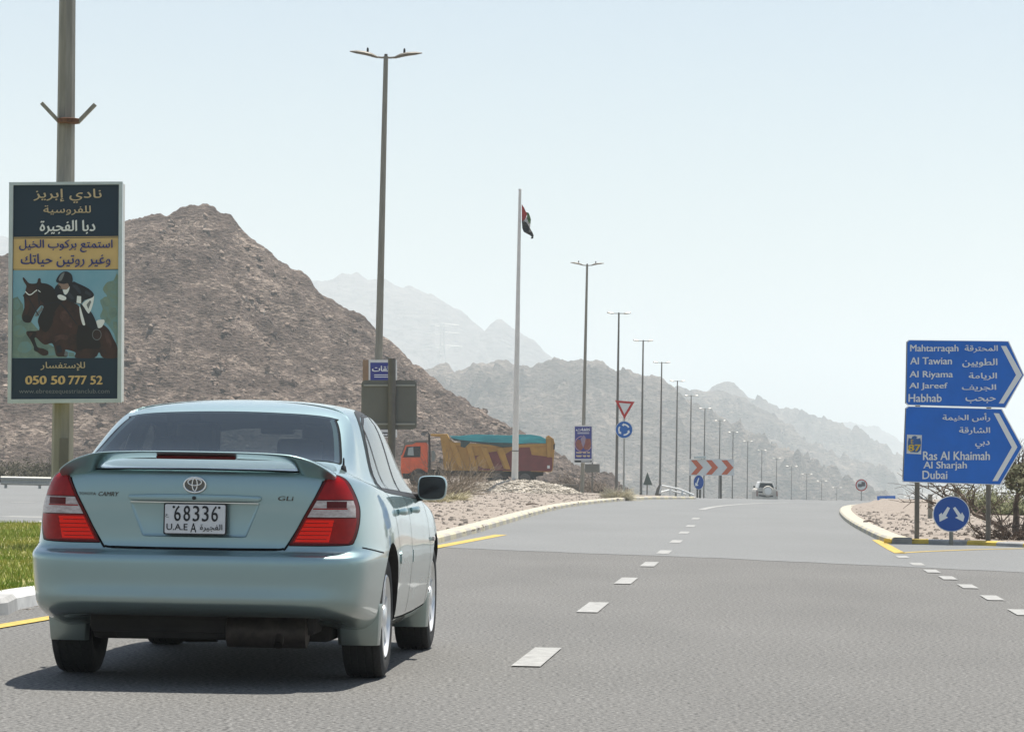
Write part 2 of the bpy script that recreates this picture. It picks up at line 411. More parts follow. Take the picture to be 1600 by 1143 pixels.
# ---- painted markings
def stripe(mb, a, b, wd, lift=.0075):
    a = Vector((a[0], a[1], 0)); b = Vector((b[0], b[1], 0)); t = (b-a).normalized(); n = Vector((-t.y, t.x, 0))*(wd/2)
    k = max(1, int((b-a).length/2)); 
    for i in range(k):
        p, q = a+(b-a)*(i/k), a+(b-a)*((i+1)/k)
        mb.poly([v+Vector((0, 0, gz(v.x, v.y)+lift)) for v in (p-n, p+n, q+n, q-n)])
mb = MB()
LD = Vector((.079, 1, 0)).normalized()
for px, py, L in ((840, 1026.5, 1.9), (927, 949, 1.9), (978.5, 907.5, 1.8), (1015, 881.6, 1.8), (1038, 862.5, 1.8), (1056.5, 846, 1.8), (1069, 832, 1.8), (1079, 821.7, 1.9), (1087, 810, 2.2)):
    c = G(px, py); stripe(mb, c-LD*(L/2), c+LD*(L/2), .165)
for px, py in ((1410, 870), (1433, 881.5), (1456, 892.5), (1481, 903), (1512, 916.3), (1550, 934.3), (1596, 957), (1660, 987)):
    c = G(px, py); stripe(mb, c-LD*.55, c+LD*.55, .15)
for a, b in (((24, 784), (44, 784.5)), ((34, 808), (62, 807))): stripe(mb, XY(G(*a)), XY(G(*b)), 1.1)
q = [XY(G(*p)) for p in ((1096, 796), (1112, 792.3), (1132, 789.6), (1158, 787), (1190, 785), (1230, 783.6), (1280, 783.4))]
for a, b in zip(q, q[1:]): stripe(mb, a, b, .22)
q = [XY(G(*p)) for p in ((-60, 830), (0, 827.5), (62, 824))]
for a, b in zip(q, q[1:]): stripe(mb, a, b, .14)
tag(mb.build('lane_markings', M_white), kind='structure')
mb = MB()
stripe(mb, XY(G(600, 870)), XY(G(783, 835.5)), .2)
q = [XY(G(*p)) for p in ((1370, 843.5), (1382, 851), (1396, 859), (1407, 864.5))]
for a, b in zip(q, q[1:]): stripe(mb, a, b, .16)
q = [XY(G(*p)) for p in ((1405, 864), (1450, 861.5), (1520, 858.8), (1600, 857), (1800, 862))]
for a, b in zip(q, q[1:]): stripe(mb, a, b, .12)
q = [XY(G(*p)) for p in ((-120, 1010), (-30, 984), (70, 967), (140, 955))]
for a, b in zip(q, q[1:]): stripe(mb, a, b, .14)
tag(mb.build('edge_markings', M_yel), kind='structure')
# ---- hills and mountains
def rock_mat(name, c1, c2, c3, s, bump, bdist):
    m = bpy.data.materials.new(name); m.use_nodes = True; N = m.node_tree.nodes; L = m.node_tree.links; b = N['Principled BSDF']
    b.inputs['Roughness'].default_value = .95; b.inputs['Specular IOR Level'].default_value = .15
    tc = N.new('ShaderNodeTexCoord'); mp = N.new('ShaderNodeMapping'); L.new(tc.outputs['Object'], mp.inputs[0])
    mp.inputs['Rotation'].default_value = (0, RAD(-24), 0); mp.inputs['Scale'].default_value = (s*.55, s*.55, s*1.35)
    n1 = N.new('ShaderNodeTexNoise'); n1.inputs['Scale'].default_value = 1.0; n1.inputs['Detail'].default_value = 9; n1.inputs['Roughness'].default_value = .72; L.new(mp.outputs[0], n1.inputs['Vector'])
    n2 = N.new('ShaderNodeTexNoise'); n2.inputs['Scale'].default_value = .13; n2.inputs['Detail'].default_value = 5; L.new(mp.outputs[0], n2.inputs['Vector'])
    vo = N.new('ShaderNodeTexVoronoi'); vo.inputs['Scale'].default_value = 2.1; vo.inputs['Randomness'].default_value = 1; L.new(mp.outputs[0], vo.inputs['Vector'])
    cr = N.new('ShaderNodeValToRGB'); e = cr.color_ramp.elements
    e[0].position = .34; e[0].color = (*c1, 1); e[1].position = .70; e[1].color = (*c3, 1); k = e.new(.52); k.color = (*c2, 1)
    ad = N.new('ShaderNodeMath'); ad.operation = 'MULTIPLY_ADD'; ad.inputs[1].default_value = .5; L.new(n2.outputs['Fac'], ad.inputs[0])
    sb = N.new('ShaderNodeMath'); sb.operation = 'MULTIPLY_ADD'; sb.inputs[1].default_value = .85; sb.inputs[2].default_value = -.185; L.new(n1.outputs['Fac'], sb.inputs[0]); L.new(sb.outputs[0], ad.inputs[2])
    L.new(ad.outputs[0], cr.inputs[0]); L.new(cr.outputs[0], b.inputs['Base Color'])
    hs = N.new('ShaderNodeMath'); hs.operation = 'MULTIPLY_ADD'; hs.inputs[1].default_value = -.5; L.new(vo.outputs['Distance'], hs.inputs[0]); L.new(n1.outputs['Fac'], hs.inputs[2])
    bp = N.new('ShaderNodeBump'); bp.inputs['Strength'].default_value = bump; bp.inputs['Distance'].default_value = bdist
    L.new(hs.outputs[0], bp.inputs['Height']); L.new(bp.outputs[0], b.inputs['Normal']); return m
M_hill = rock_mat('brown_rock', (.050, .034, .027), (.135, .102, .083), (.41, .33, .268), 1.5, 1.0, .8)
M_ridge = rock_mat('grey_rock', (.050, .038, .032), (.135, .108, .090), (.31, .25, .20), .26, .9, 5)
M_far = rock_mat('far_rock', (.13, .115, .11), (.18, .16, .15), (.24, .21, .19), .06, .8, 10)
def ridge(name, sky_px, depth, front, back, m, nx, ny, amp, gul, base=-20.0, jag=0.0, seed=0, exp=1.0, gf=1.0, fine=0.0, ff=1.0):
    pts = [P(x, y, depth) for x, y in sky_px]; X = [p.x for p in pts]; Z = [p.z-base for p in pts]
    x0, x1 = X[0], X[-1]; mb = MB(); ids = []
    sizes = (x1-x0)/nx
    for j in range(ny+1):
        t = -back+(front+back)*j/ny      # distance in front of the ridge line
        row = []
        for i in range(nx+1):
            x = x0+(x1-x0)*i/nx
            s = max(0.0, t/front) if t > 0 else -t/back
            wx = x+s*gul*1.3*fbm(x/gul/3, t/gul/3, seed+5.5, 3)
            h = float(np.interp(wx, X, Z)); f = (1-s)**exp
            rid = 1-abs(fbm(x/gul*gf+.4*fbm(x/gul, t/gul, seed), t/gul*.28*gf, seed+1.7, 5))*2
            z = h*f + amp*(rid-.6)*min(1, s*5)*(1-s)**.6 + amp*.30*fbm(x/gul*3.5, t/gul*3.5, seed+9, 5)*min(1, .25+s*4)
            z += jag*fbm(x/(jag*4+1e-6), t/(jag*4+1e-6), seed+3, 5)*(1-s*.3) if jag else 0
            if fine: z += fine*(1-2*abs(fbm(x*.55*ff, (t*.4+x*.2)*ff, seed+21, 4)))*min(1, .35+s*4)+fine*.9*max(0, fbm(x*.22*ff, t*.2*ff, seed+31, 3))
            row.append(mb.pt((x, depth-t, base+max(0, z))))
        ids.append(row)
    for a, b in zip(ids, ids[1:]):
        for i in range(nx): mb.face((a[i], a[i+1], b[i+1], b[i]))
    o = tag(mb.build(name, m, smooth=True), kind='structure'); o_pts[name] = [[tuple(mb.v[q]) for q in r] for r in ids]; return o
o_pts = {}
HILL = [(-420, 640), (-250, 540), (-120, 455), (-40, 415), (0, 405), (60, 392), (130, 366), (195, 348), (222, 339), (240, 336), (258, 334), (285, 330), (300, 323), (318, 319), (335, 324), (348, 333), (360, 339), (375, 354), (395, 374), (410, 387), (430, 401), (450, 414), (470, 429), (490, 447), (510, 462), (525, 473), (545, 483), (570, 502), (590, 517), (612, 534), (640, 564), (670, 589), (700, 611), (730, 631), (760, 649), (790, 666), (815, 679), (850, 705), (900, 735), (960, 762)]
ridge('rocky_hill', HILL, 390, 104, 75, M_hill, 620, 300, 2.3, 11, base=-6, jag=.6, seed=2, exp=.92, fine=.42)
MIDA = [(560, 640), (620, 604), (664, 576), (680, 571), (700, 571), (712, 579), (725, 576), (740, 570), (765, 566), (790, 563), (800, 570), (830, 570), (845, 567), (858, 558), (866, 556), (875, 560), (900, 566), (930, 563), (942, 567), (960, 581), (980, 580), (1000, 582), (1012, 586), (1028, 595), (1042, 608), (1070, 624), (1100, 640), (1140, 663), (1180, 690), (1220, 716), (1260, 742), (1300, 770)]
ridge('grey_ridge', MIDA, 1700, 420, 400, M_ridge, 460, 170, 19, 42, base=-20, jag=3.2, seed=11, exp=1.05, fine=2.2, ff=.11)
MIDB = [(960, 650), (1020, 618), (1049, 605), (1060, 601), (1070, 605), (1078, 612), (1090, 609), (1103, 608), (1112, 607), (1140, 616), (1175, 630), (1200, 646), (1230, 668), (1260, 690), (1290, 716), (1320, 745), (1350, 772)]
ridge('pale_ridge', MIDB, 2400, 450, 500, M_ridge, 260, 120, 22, 60, base=-20, jag=3.5, seed=23)
MIDC = [(1060, 640), (1112, 606), (1125, 600), (1137, 596), (1151, 604), (1168, 617), (1185, 627), (1201, 632), (1218, 639), (1229, 637), (1238, 636), (1252, 643), (1269, 653), (1283, 660), (1308, 674), (1325, 691), (1333, 700), (1344, 700), (1355, 711), (1367, 725), (1378, 738), (1395, 765)]
ridge('peaked_ridge', MIDC, 3100, 520, 600, M_ridge, 260, 120, 25, 75, base=-20, jag=4, seed=31)
FARR = [(1200, 700), (1250, 678), (1283, 659), (1305, 663), (1322, 659), (1341, 662), (1364, 669), (1392, 683), (1406, 691), (1430, 705), (1470, 730), (1500, 760)]
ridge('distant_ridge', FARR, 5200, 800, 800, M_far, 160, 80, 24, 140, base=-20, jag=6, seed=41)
FARE = [(1370, 770), (1386, 736), (1397, 722), (1411, 711), (1440, 694), (1480, 688), (1520, 700), (1560, 716), (1600, 728), (1660, 748), (1720, 770)]
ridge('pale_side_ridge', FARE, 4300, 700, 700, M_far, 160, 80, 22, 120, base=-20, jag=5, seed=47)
FARM = [(-300, 330), (-120, 325), (-40, 340), (0, 372), (60, 385), (140, 400), (240, 430), (340, 455), (430, 448), (495, 438), (520, 437), (540, 430), (552, 427), (562, 425), (575, 433), (600, 440), (622, 446), (632, 450), (650, 449), (668, 457), (685, 463), (700, 474), (712, 480), (735, 500), (748, 508), (757, 513), (765, 507), (780, 500), (790, 503), (800, 512), (815, 520), (830, 528), (845, 540), (860, 556), (900, 585), (960, 640)]
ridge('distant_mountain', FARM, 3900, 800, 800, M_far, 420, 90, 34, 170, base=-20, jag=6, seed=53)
# boulders lying on the near hill
M_bould = rock_mat('boulder_rock', (.13, .095, .075), (.27, .205, .165), (.52, .44, .36), 1.2, .8, .4)
rr = random.Random(9); mb = MB(); g = o_pts['rocky_hill']; nr, nc = len(g), len(g[0])
for k in range(5200):
    j = int(nr*.44+nr*.54*rr.random()); i = int(nc*(.16+.80*rr.random()))
    if fbm(i*.03, j*.03, 77, 3) < -.05: continue
    p = Vector(g[j][i]); s = .08+.40*rr.random()**2.6
    mb.ball(p+Vector((0, 0, s*.15)), s, 6, 4, (rr.uniform(.8, 1.6), 1, rr.uniform(.5, .95)), jit=.75)
tag(mb.build('hill_boulders', M_bould), 'boulders and broken rock scattered over the brown hill', kind='stuff')
# ---- air
mb = MB(); mb.box((0, 4800, 155), (16000, 10600, 370))
hz = mb.build('haze', [], None); hz['kind'] = 'stuff'; hz['label'] = 'pale dusty haze in the air'
hm = bpy.data.materials.new('haze_air'); hm.use_nodes = True; n = hm.node_tree.nodes; n.clear()
ou = n.new('ShaderNodeOutputMaterial'); pv = n.new('ShaderNodeVolumePrincipled'); hm.node_tree.links.new(pv.outputs[0], ou.inputs['Volume'])
pv.inputs['Color'].default_value = (.85, .945, .975, 1); pv.inputs['Density'].default_value = HAZE_DENSITY; pv.inputs['Anisotropy'].default_value = .1
hz.data.materials.append(hm)
# ================================================================ the sedan
def carpaint(name, col):
    m = mat(name, col, .36, .78, coat=1.0, spec=.5)
    b = m.node_tree.nodes['Principled BSDF']; b.inputs['Coat Roughness'].default_value = .035
    N = m.node_tree.nodes; L = m.node_tree.links; tc = N.new('ShaderNodeTexCoord'); n = N.new('ShaderNodeTexNoise'); n.inputs['Scale'].default_value = 2.2; n.inputs['Detail'].default_value = 6
    L.new(tc.outputs['Object'], n.inputs['Vector'])
    # road dust lying on the lower panels, patchy
    sx = N.new('ShaderNodeSeparateXYZ'); L.new(tc.outputs['Object'], sx.inputs[0])
    r = N.new('ShaderNodeMapRange'); r.inputs['From Min'].default_value = .62; r.inputs['From Max'].default_value = .22; L.new(sx.outputs['Z'], r.inputs['Value'])
    mu = N.new('ShaderNodeMath'); mu.operation = 'MULTIPLY'; L.new(r.outputs[0], mu.inputs[0]); L.new(n.outputs['Fac'], mu.inputs[1])
    mx = N.new('ShaderNodeMix'); mx.data_type = 'RGBA'; mx.inputs['A'].default_value = (*col, 1); mx.inputs['B'].default_value = (.26, .215, .165, 1); L.new(mu.outputs[0], mx.inputs['Factor']); L.new(mx.outputs['Result'], b.inputs['Base Color'])
    return m
PAINT = carpaint('paint_silver_green', (.325, .455, .455))
M_blk = mat('black_rubber', (.012, .012, .012), .55)
M_seam = mat('panel_gap', (.006, .007, .007), .9, spec=.1)
M_tyre = mat('tyre_rubber', (.022, .021, .020), .85, var=.2, scale=9, bump=.3, bscale=60)
M_under = mat('underbody', (.022, .019, .017), .85, var=.3, scale=6)
M_rust = mat('muffler_steel', (.075, .06, .05), .6, .6, var=.35, scale=10)
M_glass = mat('tinted_glass', (.014, .022, .027), .03, spec=.42)
M_sglass = mat('side_glass', (.03, .036, .038), .02, spec=.9, coat=1.0)
M_red = mat('red_lens', (.36, .004, .004), .18, spec=.28, var=.12, scale=26)
M_dred = mat('dark_red_lens', (.12, .005, .005), .2, spec=.25)
M_lit = mat('lit_red_lens', (.70, .008, .004), .2, spec=.25, emit=(1.0, .03, .01, .09))
M_clear = mat('clear_lens', (.66, .60, .57), .2, col2=(.45, .36, .33), scale=26, stretch=(1, 1, 3))
M_chrome = mat('chrome', (.86, .86, .85), .22, 1.0)
M_alloy = mat('alloy_wheel', (.80, .80, .79), .32, .55)
M_mirror = mat('mirror_glass', (.03, .03, .03), .06, spec=.5)
M_plw = mat('plate_white', (.74, .74, .72), .45, var=.04, scale=20)
M_ink = mat('black_ink', (.012, .012, .013), .5)
CARX, CARY, CARA = -1.572, 16.1, math.atan(.064)
car = root('sedan', (CARX, CARY, 0), 'silver green four-door sedan with a rear spoiler, driving ahead in the left lane', 'car', rz=-CARA)
SHY = [.3, .55, .85, 1.15, 1.6, 2.1, 3.1, 3.85, 4.2, 4.5]; SHX = [.945, .972, .990, 1, .997, .99, .99, .995, .965, .90]
SIDE_Y = [.55, .85, 1.15, 1.6, 2.1, 2.6, 3.1, 3.5, 3.85, 4.2]
def body_row(wr, w, yr, bow, yf, zs, gh=None):
    """one closed ring of the shell (right half), rear centre -> front centre"""
    pts = []
    zi = lambda y: float(np.interp(y, [.15, .6, 1.2, 3.2, 4.2, 4.7], zs))
    for a in (0, .3, .58, .82): pts.append((wr*a, yr+bow*(.75 if gh is None else 1)*a*a, zs[0]))
    if gh is None:
        pts.append((wr*.97, yr+bow+.045, zs[0]*.85+zi(.55)*.15)); pts.append((wr*1.035, yr+bow+.15, (zs[0]+zi(.55))/2))
        for y in SIDE_Y: pts.append((w*float(np.interp(y, SHY, SHX)), y, zi(y)))
        pts.append((w*.86, 4.5 if yf > 4.6 else yf-.12, zi(4.5))); wf = w*.78
        for a in (.9, .6, .3, 0): pts.append((wf*a, yf-.16*a*a, zs[5]))
    else:
        y0, y1, zr, zsd, zf = gh
        pts.append((wr*.955, yr+bow*1.15+.02, zr*.85+zsd*.15)); pts.append((wr*1.03, yr+bow*1.3+.09, zr*.4+zsd*.6))
        for k, y in enumerate(SIDE_Y):
            t = k/(len(SIDE_Y)-1); pts.append((w*(1-.05*(2*t-1)**2), y0+(y1-y0)*t, zsd+(.012*math.sin(math.pi*t))))
        pts.append((w*.93, y1+.09, zsd*.5+zf*.5)); wf = w*.9
        for a in (.9, .6, .3, 0): pts.append((wf*a, yf-.22*a*a, zf))
    return pts
ROWS = [
 body_row(.60, .60, .52, .03, 4.40, [.345, .31, .22, .21, .21, .21]),
 body_row(.70, .79, .17, .05, 4.66, [.335, .26, .20, .20, .22, .25]),
 body_row(.775, .862, .045, .06, 4.75, [.375, .325, .275, .275, .33, .38]),
 body_row(.790, .870, .012, .06, 4.76, [.405, .36, .30, .30, .35, .40]),
 body_row(.802, .877, -.004, .06, 4.77, [.432, .39, .335, .335, .37, .42]),
 body_row(.812, .888, .010, .06, 4.80, [.50, .48, .45, .44, .47, .50]),
 body_row(.822, .896, .004, .06, 4.80, [.60, .585, .56, .55, .56, .60]),
 body_row(.826, .8985, .006, .06, 4.79, [.642, .635, .61, .59, .59, .63]),
 body_row(.822, .897, .018, .06, 4.77, [.658, .660, .65, .635, .625, .645]),
 body_row(.812, .895, .052, .06, 4.75, [.668, .685, .68, .67, .65, .655]),
 body_row(.800, .893, .078, .055, 4.72, [.684, .70, .70, .69, .67, .68]),
 body_row(.795, .889, .082, .055, 4.70, [.75, .76, .75, .73, .70, .71]),
 body_row(.782, .879, .080, .05, 4.66, [.90, .87, .85, .82, .77, .745]),
 body_row(.745, .858, .082, .05, 4.58, [1.052, .985, .938, .90, .81, .775]),
 body_row(.715, .835, .115, .05, 4.48, [1.088, 1.03, .97, .93, .835, .79]),
 body_row(.710, .775, .62, .05, 3.58, [1.118]*6, (.88, 3.22, 1.118, 1.0, 1.02)),
 body_row(.665, .722, .95, .06, 3.20, [1.25]*6, (1.16, 2.96, 1.25, 1.20, 1.235)),
 body_row(.598, .652, 1.30, .07, 2.80, [1.383]*6, (1.44, 2.66, 1.383, 1.380, 1.40)),
 body_row(.47, .525, 1.47, .07, 2.66, [1.430]*6, (1.56, 2.52, 1.427, 1.425, 1.44)),
 body_row(.22, .25, 1.80, .05, 2.40, [1.459]*6, (1.84, 2.34, 1.457, 1.457, 1.459)),
]
mb = MB(); R = []
for row in ROWS:
    n = len(row); ring = [mb.pt(p) for p in row]; ring += [mb.pt((-x, y, z)) for x, y, z in row[-2:0:-1]]; R.append(ring)
NP = len(R[0])
for A, B in zip(R, R[1:]):
    for k in range(NP): mb.face((A[k], A[(k+1) % NP], B[(k+1) % NP], B[k]))
half = len(ROWS[0])
for ring, rev in ((R[0], True), (R[-1], False)):      # ladder of quads across the half rings
    L_ = ring[:half]; Rr = [ring[0]]+ring[:half-1:-1]+[ring[half-1]]
    for i in range(half-1):
        q = [L_[i], L_[i+1], Rr[i+1], Rr[i]]; q2 = []
        for v in q:
            if v not in q2: q2.append(v)
        if len(q2) > 2: mb.face(q2)
shell = mb.build('body', [PAINT, M_under], car, local=True, smooth=True, sub=3)
def apply_mods(o):
    dg = bpy.context.evaluated_depsgraph_get(); dg.update()
    me = bpy.data.meshes.new_from_object(o.evaluated_get(dg)); o.modifiers.clear(); old = o.data; o.data = me
    nm = old.name; bpy.data.meshes.remove(old); me.name = nm
apply_mods(shell)
bmf = bmesh.new(); bmf.from_mesh(shell.data); BODY = BVHTree.FromBMesh(bmf)
def boolean(o, cut, op='DIFFERENCE'):
    md = o.modifiers.new('b', 'BOOLEAN'); md.operation = op; md.solver = 'EXACT'; md.object = cut
    apply_mods(o); me = cut.data; bpy.data.objects.remove(cut); bpy.data.meshes.remove(me)
AX = (1.105, 3.825); WR = .322
mb = MB()
for s in (-1, 1):
    for y in AX: mb.lathe([(-.16, .372), (.16, .372)], (s*.80, y, .335), 'x', 48)
boolean(shell, mb.build('cut', M_under, car, local=True))
# number plate recess in the boot lid
mb = MB(); mb.prism([(-.335, -.2, .922), (.335, -.2, .922), (.262, -.2, .742), (-.262, -.2, .742)], (0, .295, 0))
cut = mb.build('cut', PAINT, car, local=True, bevel=.02, segs=3)
boolean(shell, cut)
for p in shell.data.polygons:
    c = p.center
    for y in AX:
        if math.hypot(c.y-y, c.z-.335) < .3735 and abs(c.x) < .93: p.material_index = 1
    if c.z < .245 and abs(p.normal.z) > .8: p.material_index = 1
for p in shell.data.polygons: p.use_smooth = True
shell.data.set_sharp_from_angle(angle=RAD(38))
DIRS = {'rear': (lambda u, v: Vector((u, -2, v)), Vector((0, 1, 0))), 'right': (lambda u, v: Vector((2, u, v)), Vector((-1, 0, 0))),
        'left': (lambda u, v: Vector((-2, u, v)), Vector((1, 0, 0))), 'slope': (lambda u, v: Vector((u, v*.7071-1.4142, v*.7071+1.4142)), Vector((0, .7071, -.7071))),
        'top': (lambda u, v: Vector((u, v, 3)), Vector((0, 0, -1)))}
def drape(name, pts, way, off, m, parent=None, cell=.03, skirt=.008, smooth=True):
    """panel cut to an outline and laid on the shell, with an edge that turns in"""
    bm = bmesh.new(); V = [bm.verts.new((x, y, 0)) for x, y in pts]; bm.faces.new(V); bmesh.ops.triangulate(bm, faces=bm.faces)
    for ax in (0, 1):
        lo = min(p[ax] for p in pts); hi = max(p[ax] for p in pts); n = int((hi-lo)/cell)
        for i in range(1, n+1):
            c = [0, 0, 0]; c[ax] = lo+(hi-lo)*i/(n+1); nn = [0, 0, 0]; nn[ax] = 1
            bmesh.ops.bisect_plane(bm, geom=bm.verts[:]+bm.edges[:]+bm.faces[:], plane_co=c, plane_no=nn, dist=1e-5)
    org, d = DIRS[way]
    for v in bm.verts:
        h, nrm, _, _ = BODY.ray_cast(org(v.co.x, v.co.y), d)
        if h is None:
            h, nrm, _, _ = BODY.find_nearest(org(v.co.x, v.co.y)+d*2.3)
        if nrm.dot(d) > 0: nrm = -nrm
        v.co = h+nrm*off
    if skirt:
        be = [e for e in bm.edges if len(e.link_faces) == 1]
        r = bmesh.ops.extrude_edge_only(bm, edges=be)
        for v in [g for g in r['geom'] if isinstance(g, bmesh.types.BMVert)]:
            h, nrm, _, _ = BODY.find_nearest(v.co); nrm = nrm if nrm.dot(v.co-h) > 0 else -nrm
            v.co = v.co-nrm*skirt
    bmesh.ops.recalc_face_normals(bm, faces=bm.faces)
    me = bpy.data.meshes.new(name); bm.to_mesh(me); bm.free(); me.materials.append(m)
    for p in me.polygons: p.use_smooth = smooth
    try: me.set_sharp_from_angle(angle=RAD(45))
    except Exception: pass
    o = bpy.data.objects.new(name, me); COL.objects.link(o); o.parent = parent or car; return o
def ribbon(pts, wd):
    out = []; n = len(pts); pts = [Vector(p) for p in pts]; L = []; Rr = []
    for i in range(n):
        t = (pts[min(i+1, n-1)]-pts[max(i-1, 0)]).normalized(); q = Vector((-t.y, t.x))*wd/2
        L.append(tuple(pts[i]+q)); Rr.append(tuple(pts[i]-q))
    return L+Rr[::-1]
def curve2(pts, n=5): return [tuple(p) for p in smooth_path([Vector(p) for p in pts], n)]
def mir(pts): return [(-x, y) for x, y in pts]
def gap(name, pts, way, wd=.007, parent=None, off=.0012, m=None): return drape(name, ribbon(pts, wd), way, off, m or M_seam, parent, cell=.05, skirt=0)
# ---- cabin: hollowed out of the shell, with the window openings cut through
RW = curve2([(-.672, 1.125), (-.66, 1.17), (-.61, 1.30), (-.566, 1.372), (-.53, 1.385), (0, 1.392), (.53, 1.385), (.566, 1.372), (.61, 1.30), (.66, 1.17), (.672, 1.125)], 3)+[(.4, 1.112), (0, 1.11), (-.4, 1.112)]
RW = [(x*.970, z) for x, z in RW]
slp = lambda pts: [(x, (.62+(z-1.118)*2.55+z)*.7071) for x, z in pts]
RD = [(1.30, .992), (1.40, 1.12), (1.52, 1.24), (1.66, 1.325), (1.86, 1.368), (2.13, 1.378), (2.15, .972)]
FD = [(2.235, .968), (2.215, 1.378), (2.42, 1.366), (2.62, 1.325), (2.80, 1.25), (3.0, 1.13), (3.14, 1.02), (3.14, .945)]
mb = MB(); CR = []
for k, row in enumerate([ROWS[-5], ROWS[-5], ROWS[-4], ROWS[-3], ROWS[-2], ROWS[-1]]):
    row = [(x*.925, (y-2.1)*.94+2.1, .80 if k == 0 else z-.045) for x, y, z in row]
    ring = [mb.pt(p) for p in row]; ring += [mb.pt((-x, y, z)) for x, y, z in row[-2:0:-1]]; CR.append(ring)
for A, B in zip(CR, CR[1:]):
    for k in range(NP): mb.face((A[k], A[(k+1) % NP], B[(k+1) % NP], B[k]))
mb.face(CR[0]); mb.face(CR[-1])
def opening(pts, way, half=.13, k=.955):
    cx = sum(p[0] for p in pts)/len(pts); cy = sum(p[1] for p in pts)/len(pts); org, d = DIRS[way]; A = []
    for x, y in pts:
        h, _, _, _ = BODY.ray_cast(org(cx+(x-cx)*k, cy+(y-cy)*k), d); A.append((h or org(x, y)+d*2)-d*half)
    b = MB(); b.prism(A, d*half*2); return b.build('cut', M_under, car, local=True)
boolean(shell, mb.build('cut', M_under, car, local=True))
DIRS['front'] = (lambda u, v: Vector((u, 3.2+1.4142-v*.7071, 1.2+1.4142+v*.7071)), Vector((0, -.7071, -.7071)))
WS = [(-.60, -.27), (-.48, .34), (0, .36), (.48, .34), (.60, -.27), (0, -.31)]
boolean(shell, opening(slp(RW), 'slope')); boolean(shell, opening(WS, 'front'))
for pts in (RD, FD):
    for sd_ in ('right', 'left'): boolean(shell, opening(pts, sd_))
shell.data.materials.append(mat('cabin_trim', (.055, .056, .058), .9, var=.1))
for p in shell.data.polygons:
    c = p.center
    if c.z > .79 and .6 < c.y < 3.7:
        h, nr, _, dist = BODY.find_nearest(c)
        if dist > .012: p.material_index = 2
    p.use_smooth = True
shell.data.set_sharp_from_angle(angle=RAD(38))
M_seat = mat('seat_cloth', (.13, .125, .115), .95, var=.12, scale=8)
mb = MB(); mb.box((0, 1.12, 1.045), (1.15, .62, .03)); mb.build('parcel_shelf', mat('shelf_cloth', (.10, .10, .10), .95), car, local=True, bevel=.01)
mb = MB(); mb.box((0, 1.52, .95), (1.14, .14, .34)); bench = mb.build('rear_seat', M_seat, car, local=True, bevel=.05, segs=3)
for x in (-.34, .34): mb = MB(); mb.box((x, 1.50, 1.175), (.25, .10, .15)); mb.build('headrest', M_seat, bench, local=True, bevel=.04, segs=3)
for x in (-.36, .36):
    mb = MB(); mb.box((x, 2.42, .97), (.48, .13, .42)); st_ = mb.build('front_seat', M_seat, car, local=True, bevel=.05, segs=3)
    mb = MB(); mb.box((x, 2.40, 1.255), (.25, .10, .17)); mb.build('headrest', M_seat, st_, local=True, bevel=.04, segs=3)
mb = MB(); mb.box((0, 3.25, .93), (1.3, .35, .16)); mb.build('dashboard', M_under, car, local=True, bevel=.04)
mb = MB(); mb.box((.02, 2.93, 1.315), (.20, .03, .06)); mb.build('inner_mirror', M_blk, car, local=True, bevel=.015)
def see_through(m, k):
    N = m.node_tree.nodes; L = m.node_tree.links; out = N['Material Output']; t = N.new('ShaderNodeBsdfTransparent'); t.inputs[0].default_value = (.86, .95, .96, 1)
    mx = N.new('ShaderNodeMixShader'); mx.inputs[0].default_value = k; L.new(N['Principled BSDF'].outputs[0], mx.inputs[1]); L.new(t.outputs[0], mx.inputs[2]); L.new(mx.outputs[0], out.inputs['Surface'])
# ---- boot lid gaps, bumper gap, lights
LIDE = [(-.648, 1.073), (-.60, .94), (-.468, .712), (-.445, .692), (-.41, .688)]
for s in (1, -1):
    gap('panel_gap', [(s*x, z) for x, z in curve2(LIDE, 4)], 'rear', .011)
gap('panel_gap', [(-.415, .688), (-.2, .686), (0, .686), (.2, .686), (.415, .688)], 'rear', .013)
gap('panel_gap', [(-.65, 1.070), (-.35, 1.078), (0, 1.081), (.35, 1.078), (.65, 1.070)], 'rear', .007)
TL = [(.652, 1.062), (.70, 1.055), (.742, 1.027), (.775, .965), (.796, .90), (.800, .84), (.795, .785), (.782, .735), (.76, .716), (.62, .711), (.474, .711), (.482, .728), (.545, .85), (.602, .955)]
TL = curve2(TL[:10], 3)+TL[10:]
def shrink(pts, k):
    cx = sum(p[0] for p in pts)/len(pts); cz = sum(p[1] for p in pts)/len(pts)
    return [(cx+(x-cx)*k, cz+(z-cz)*k) for x, z in pts]
inn = lambda z: float(np.interp(z, [.711, .728, .85, .955, 1.062], [.474, .482, .545, .602, .652]))
out_ = lambda z: float(np.interp(z, [.716, .735, .785, .84, .90, .965, 1.027, 1.055], [.76, .782, .795, .80, .796, .775, .742, .70]))
def band(z0, z1, a=.012, n=6):
    zs = [z0+(z1-z0)*i/n for i in range(n+1)]
    return [(inn(z)+a, z) for z in zs]+[(out_(z)-a, z) for z in zs[::-1]]
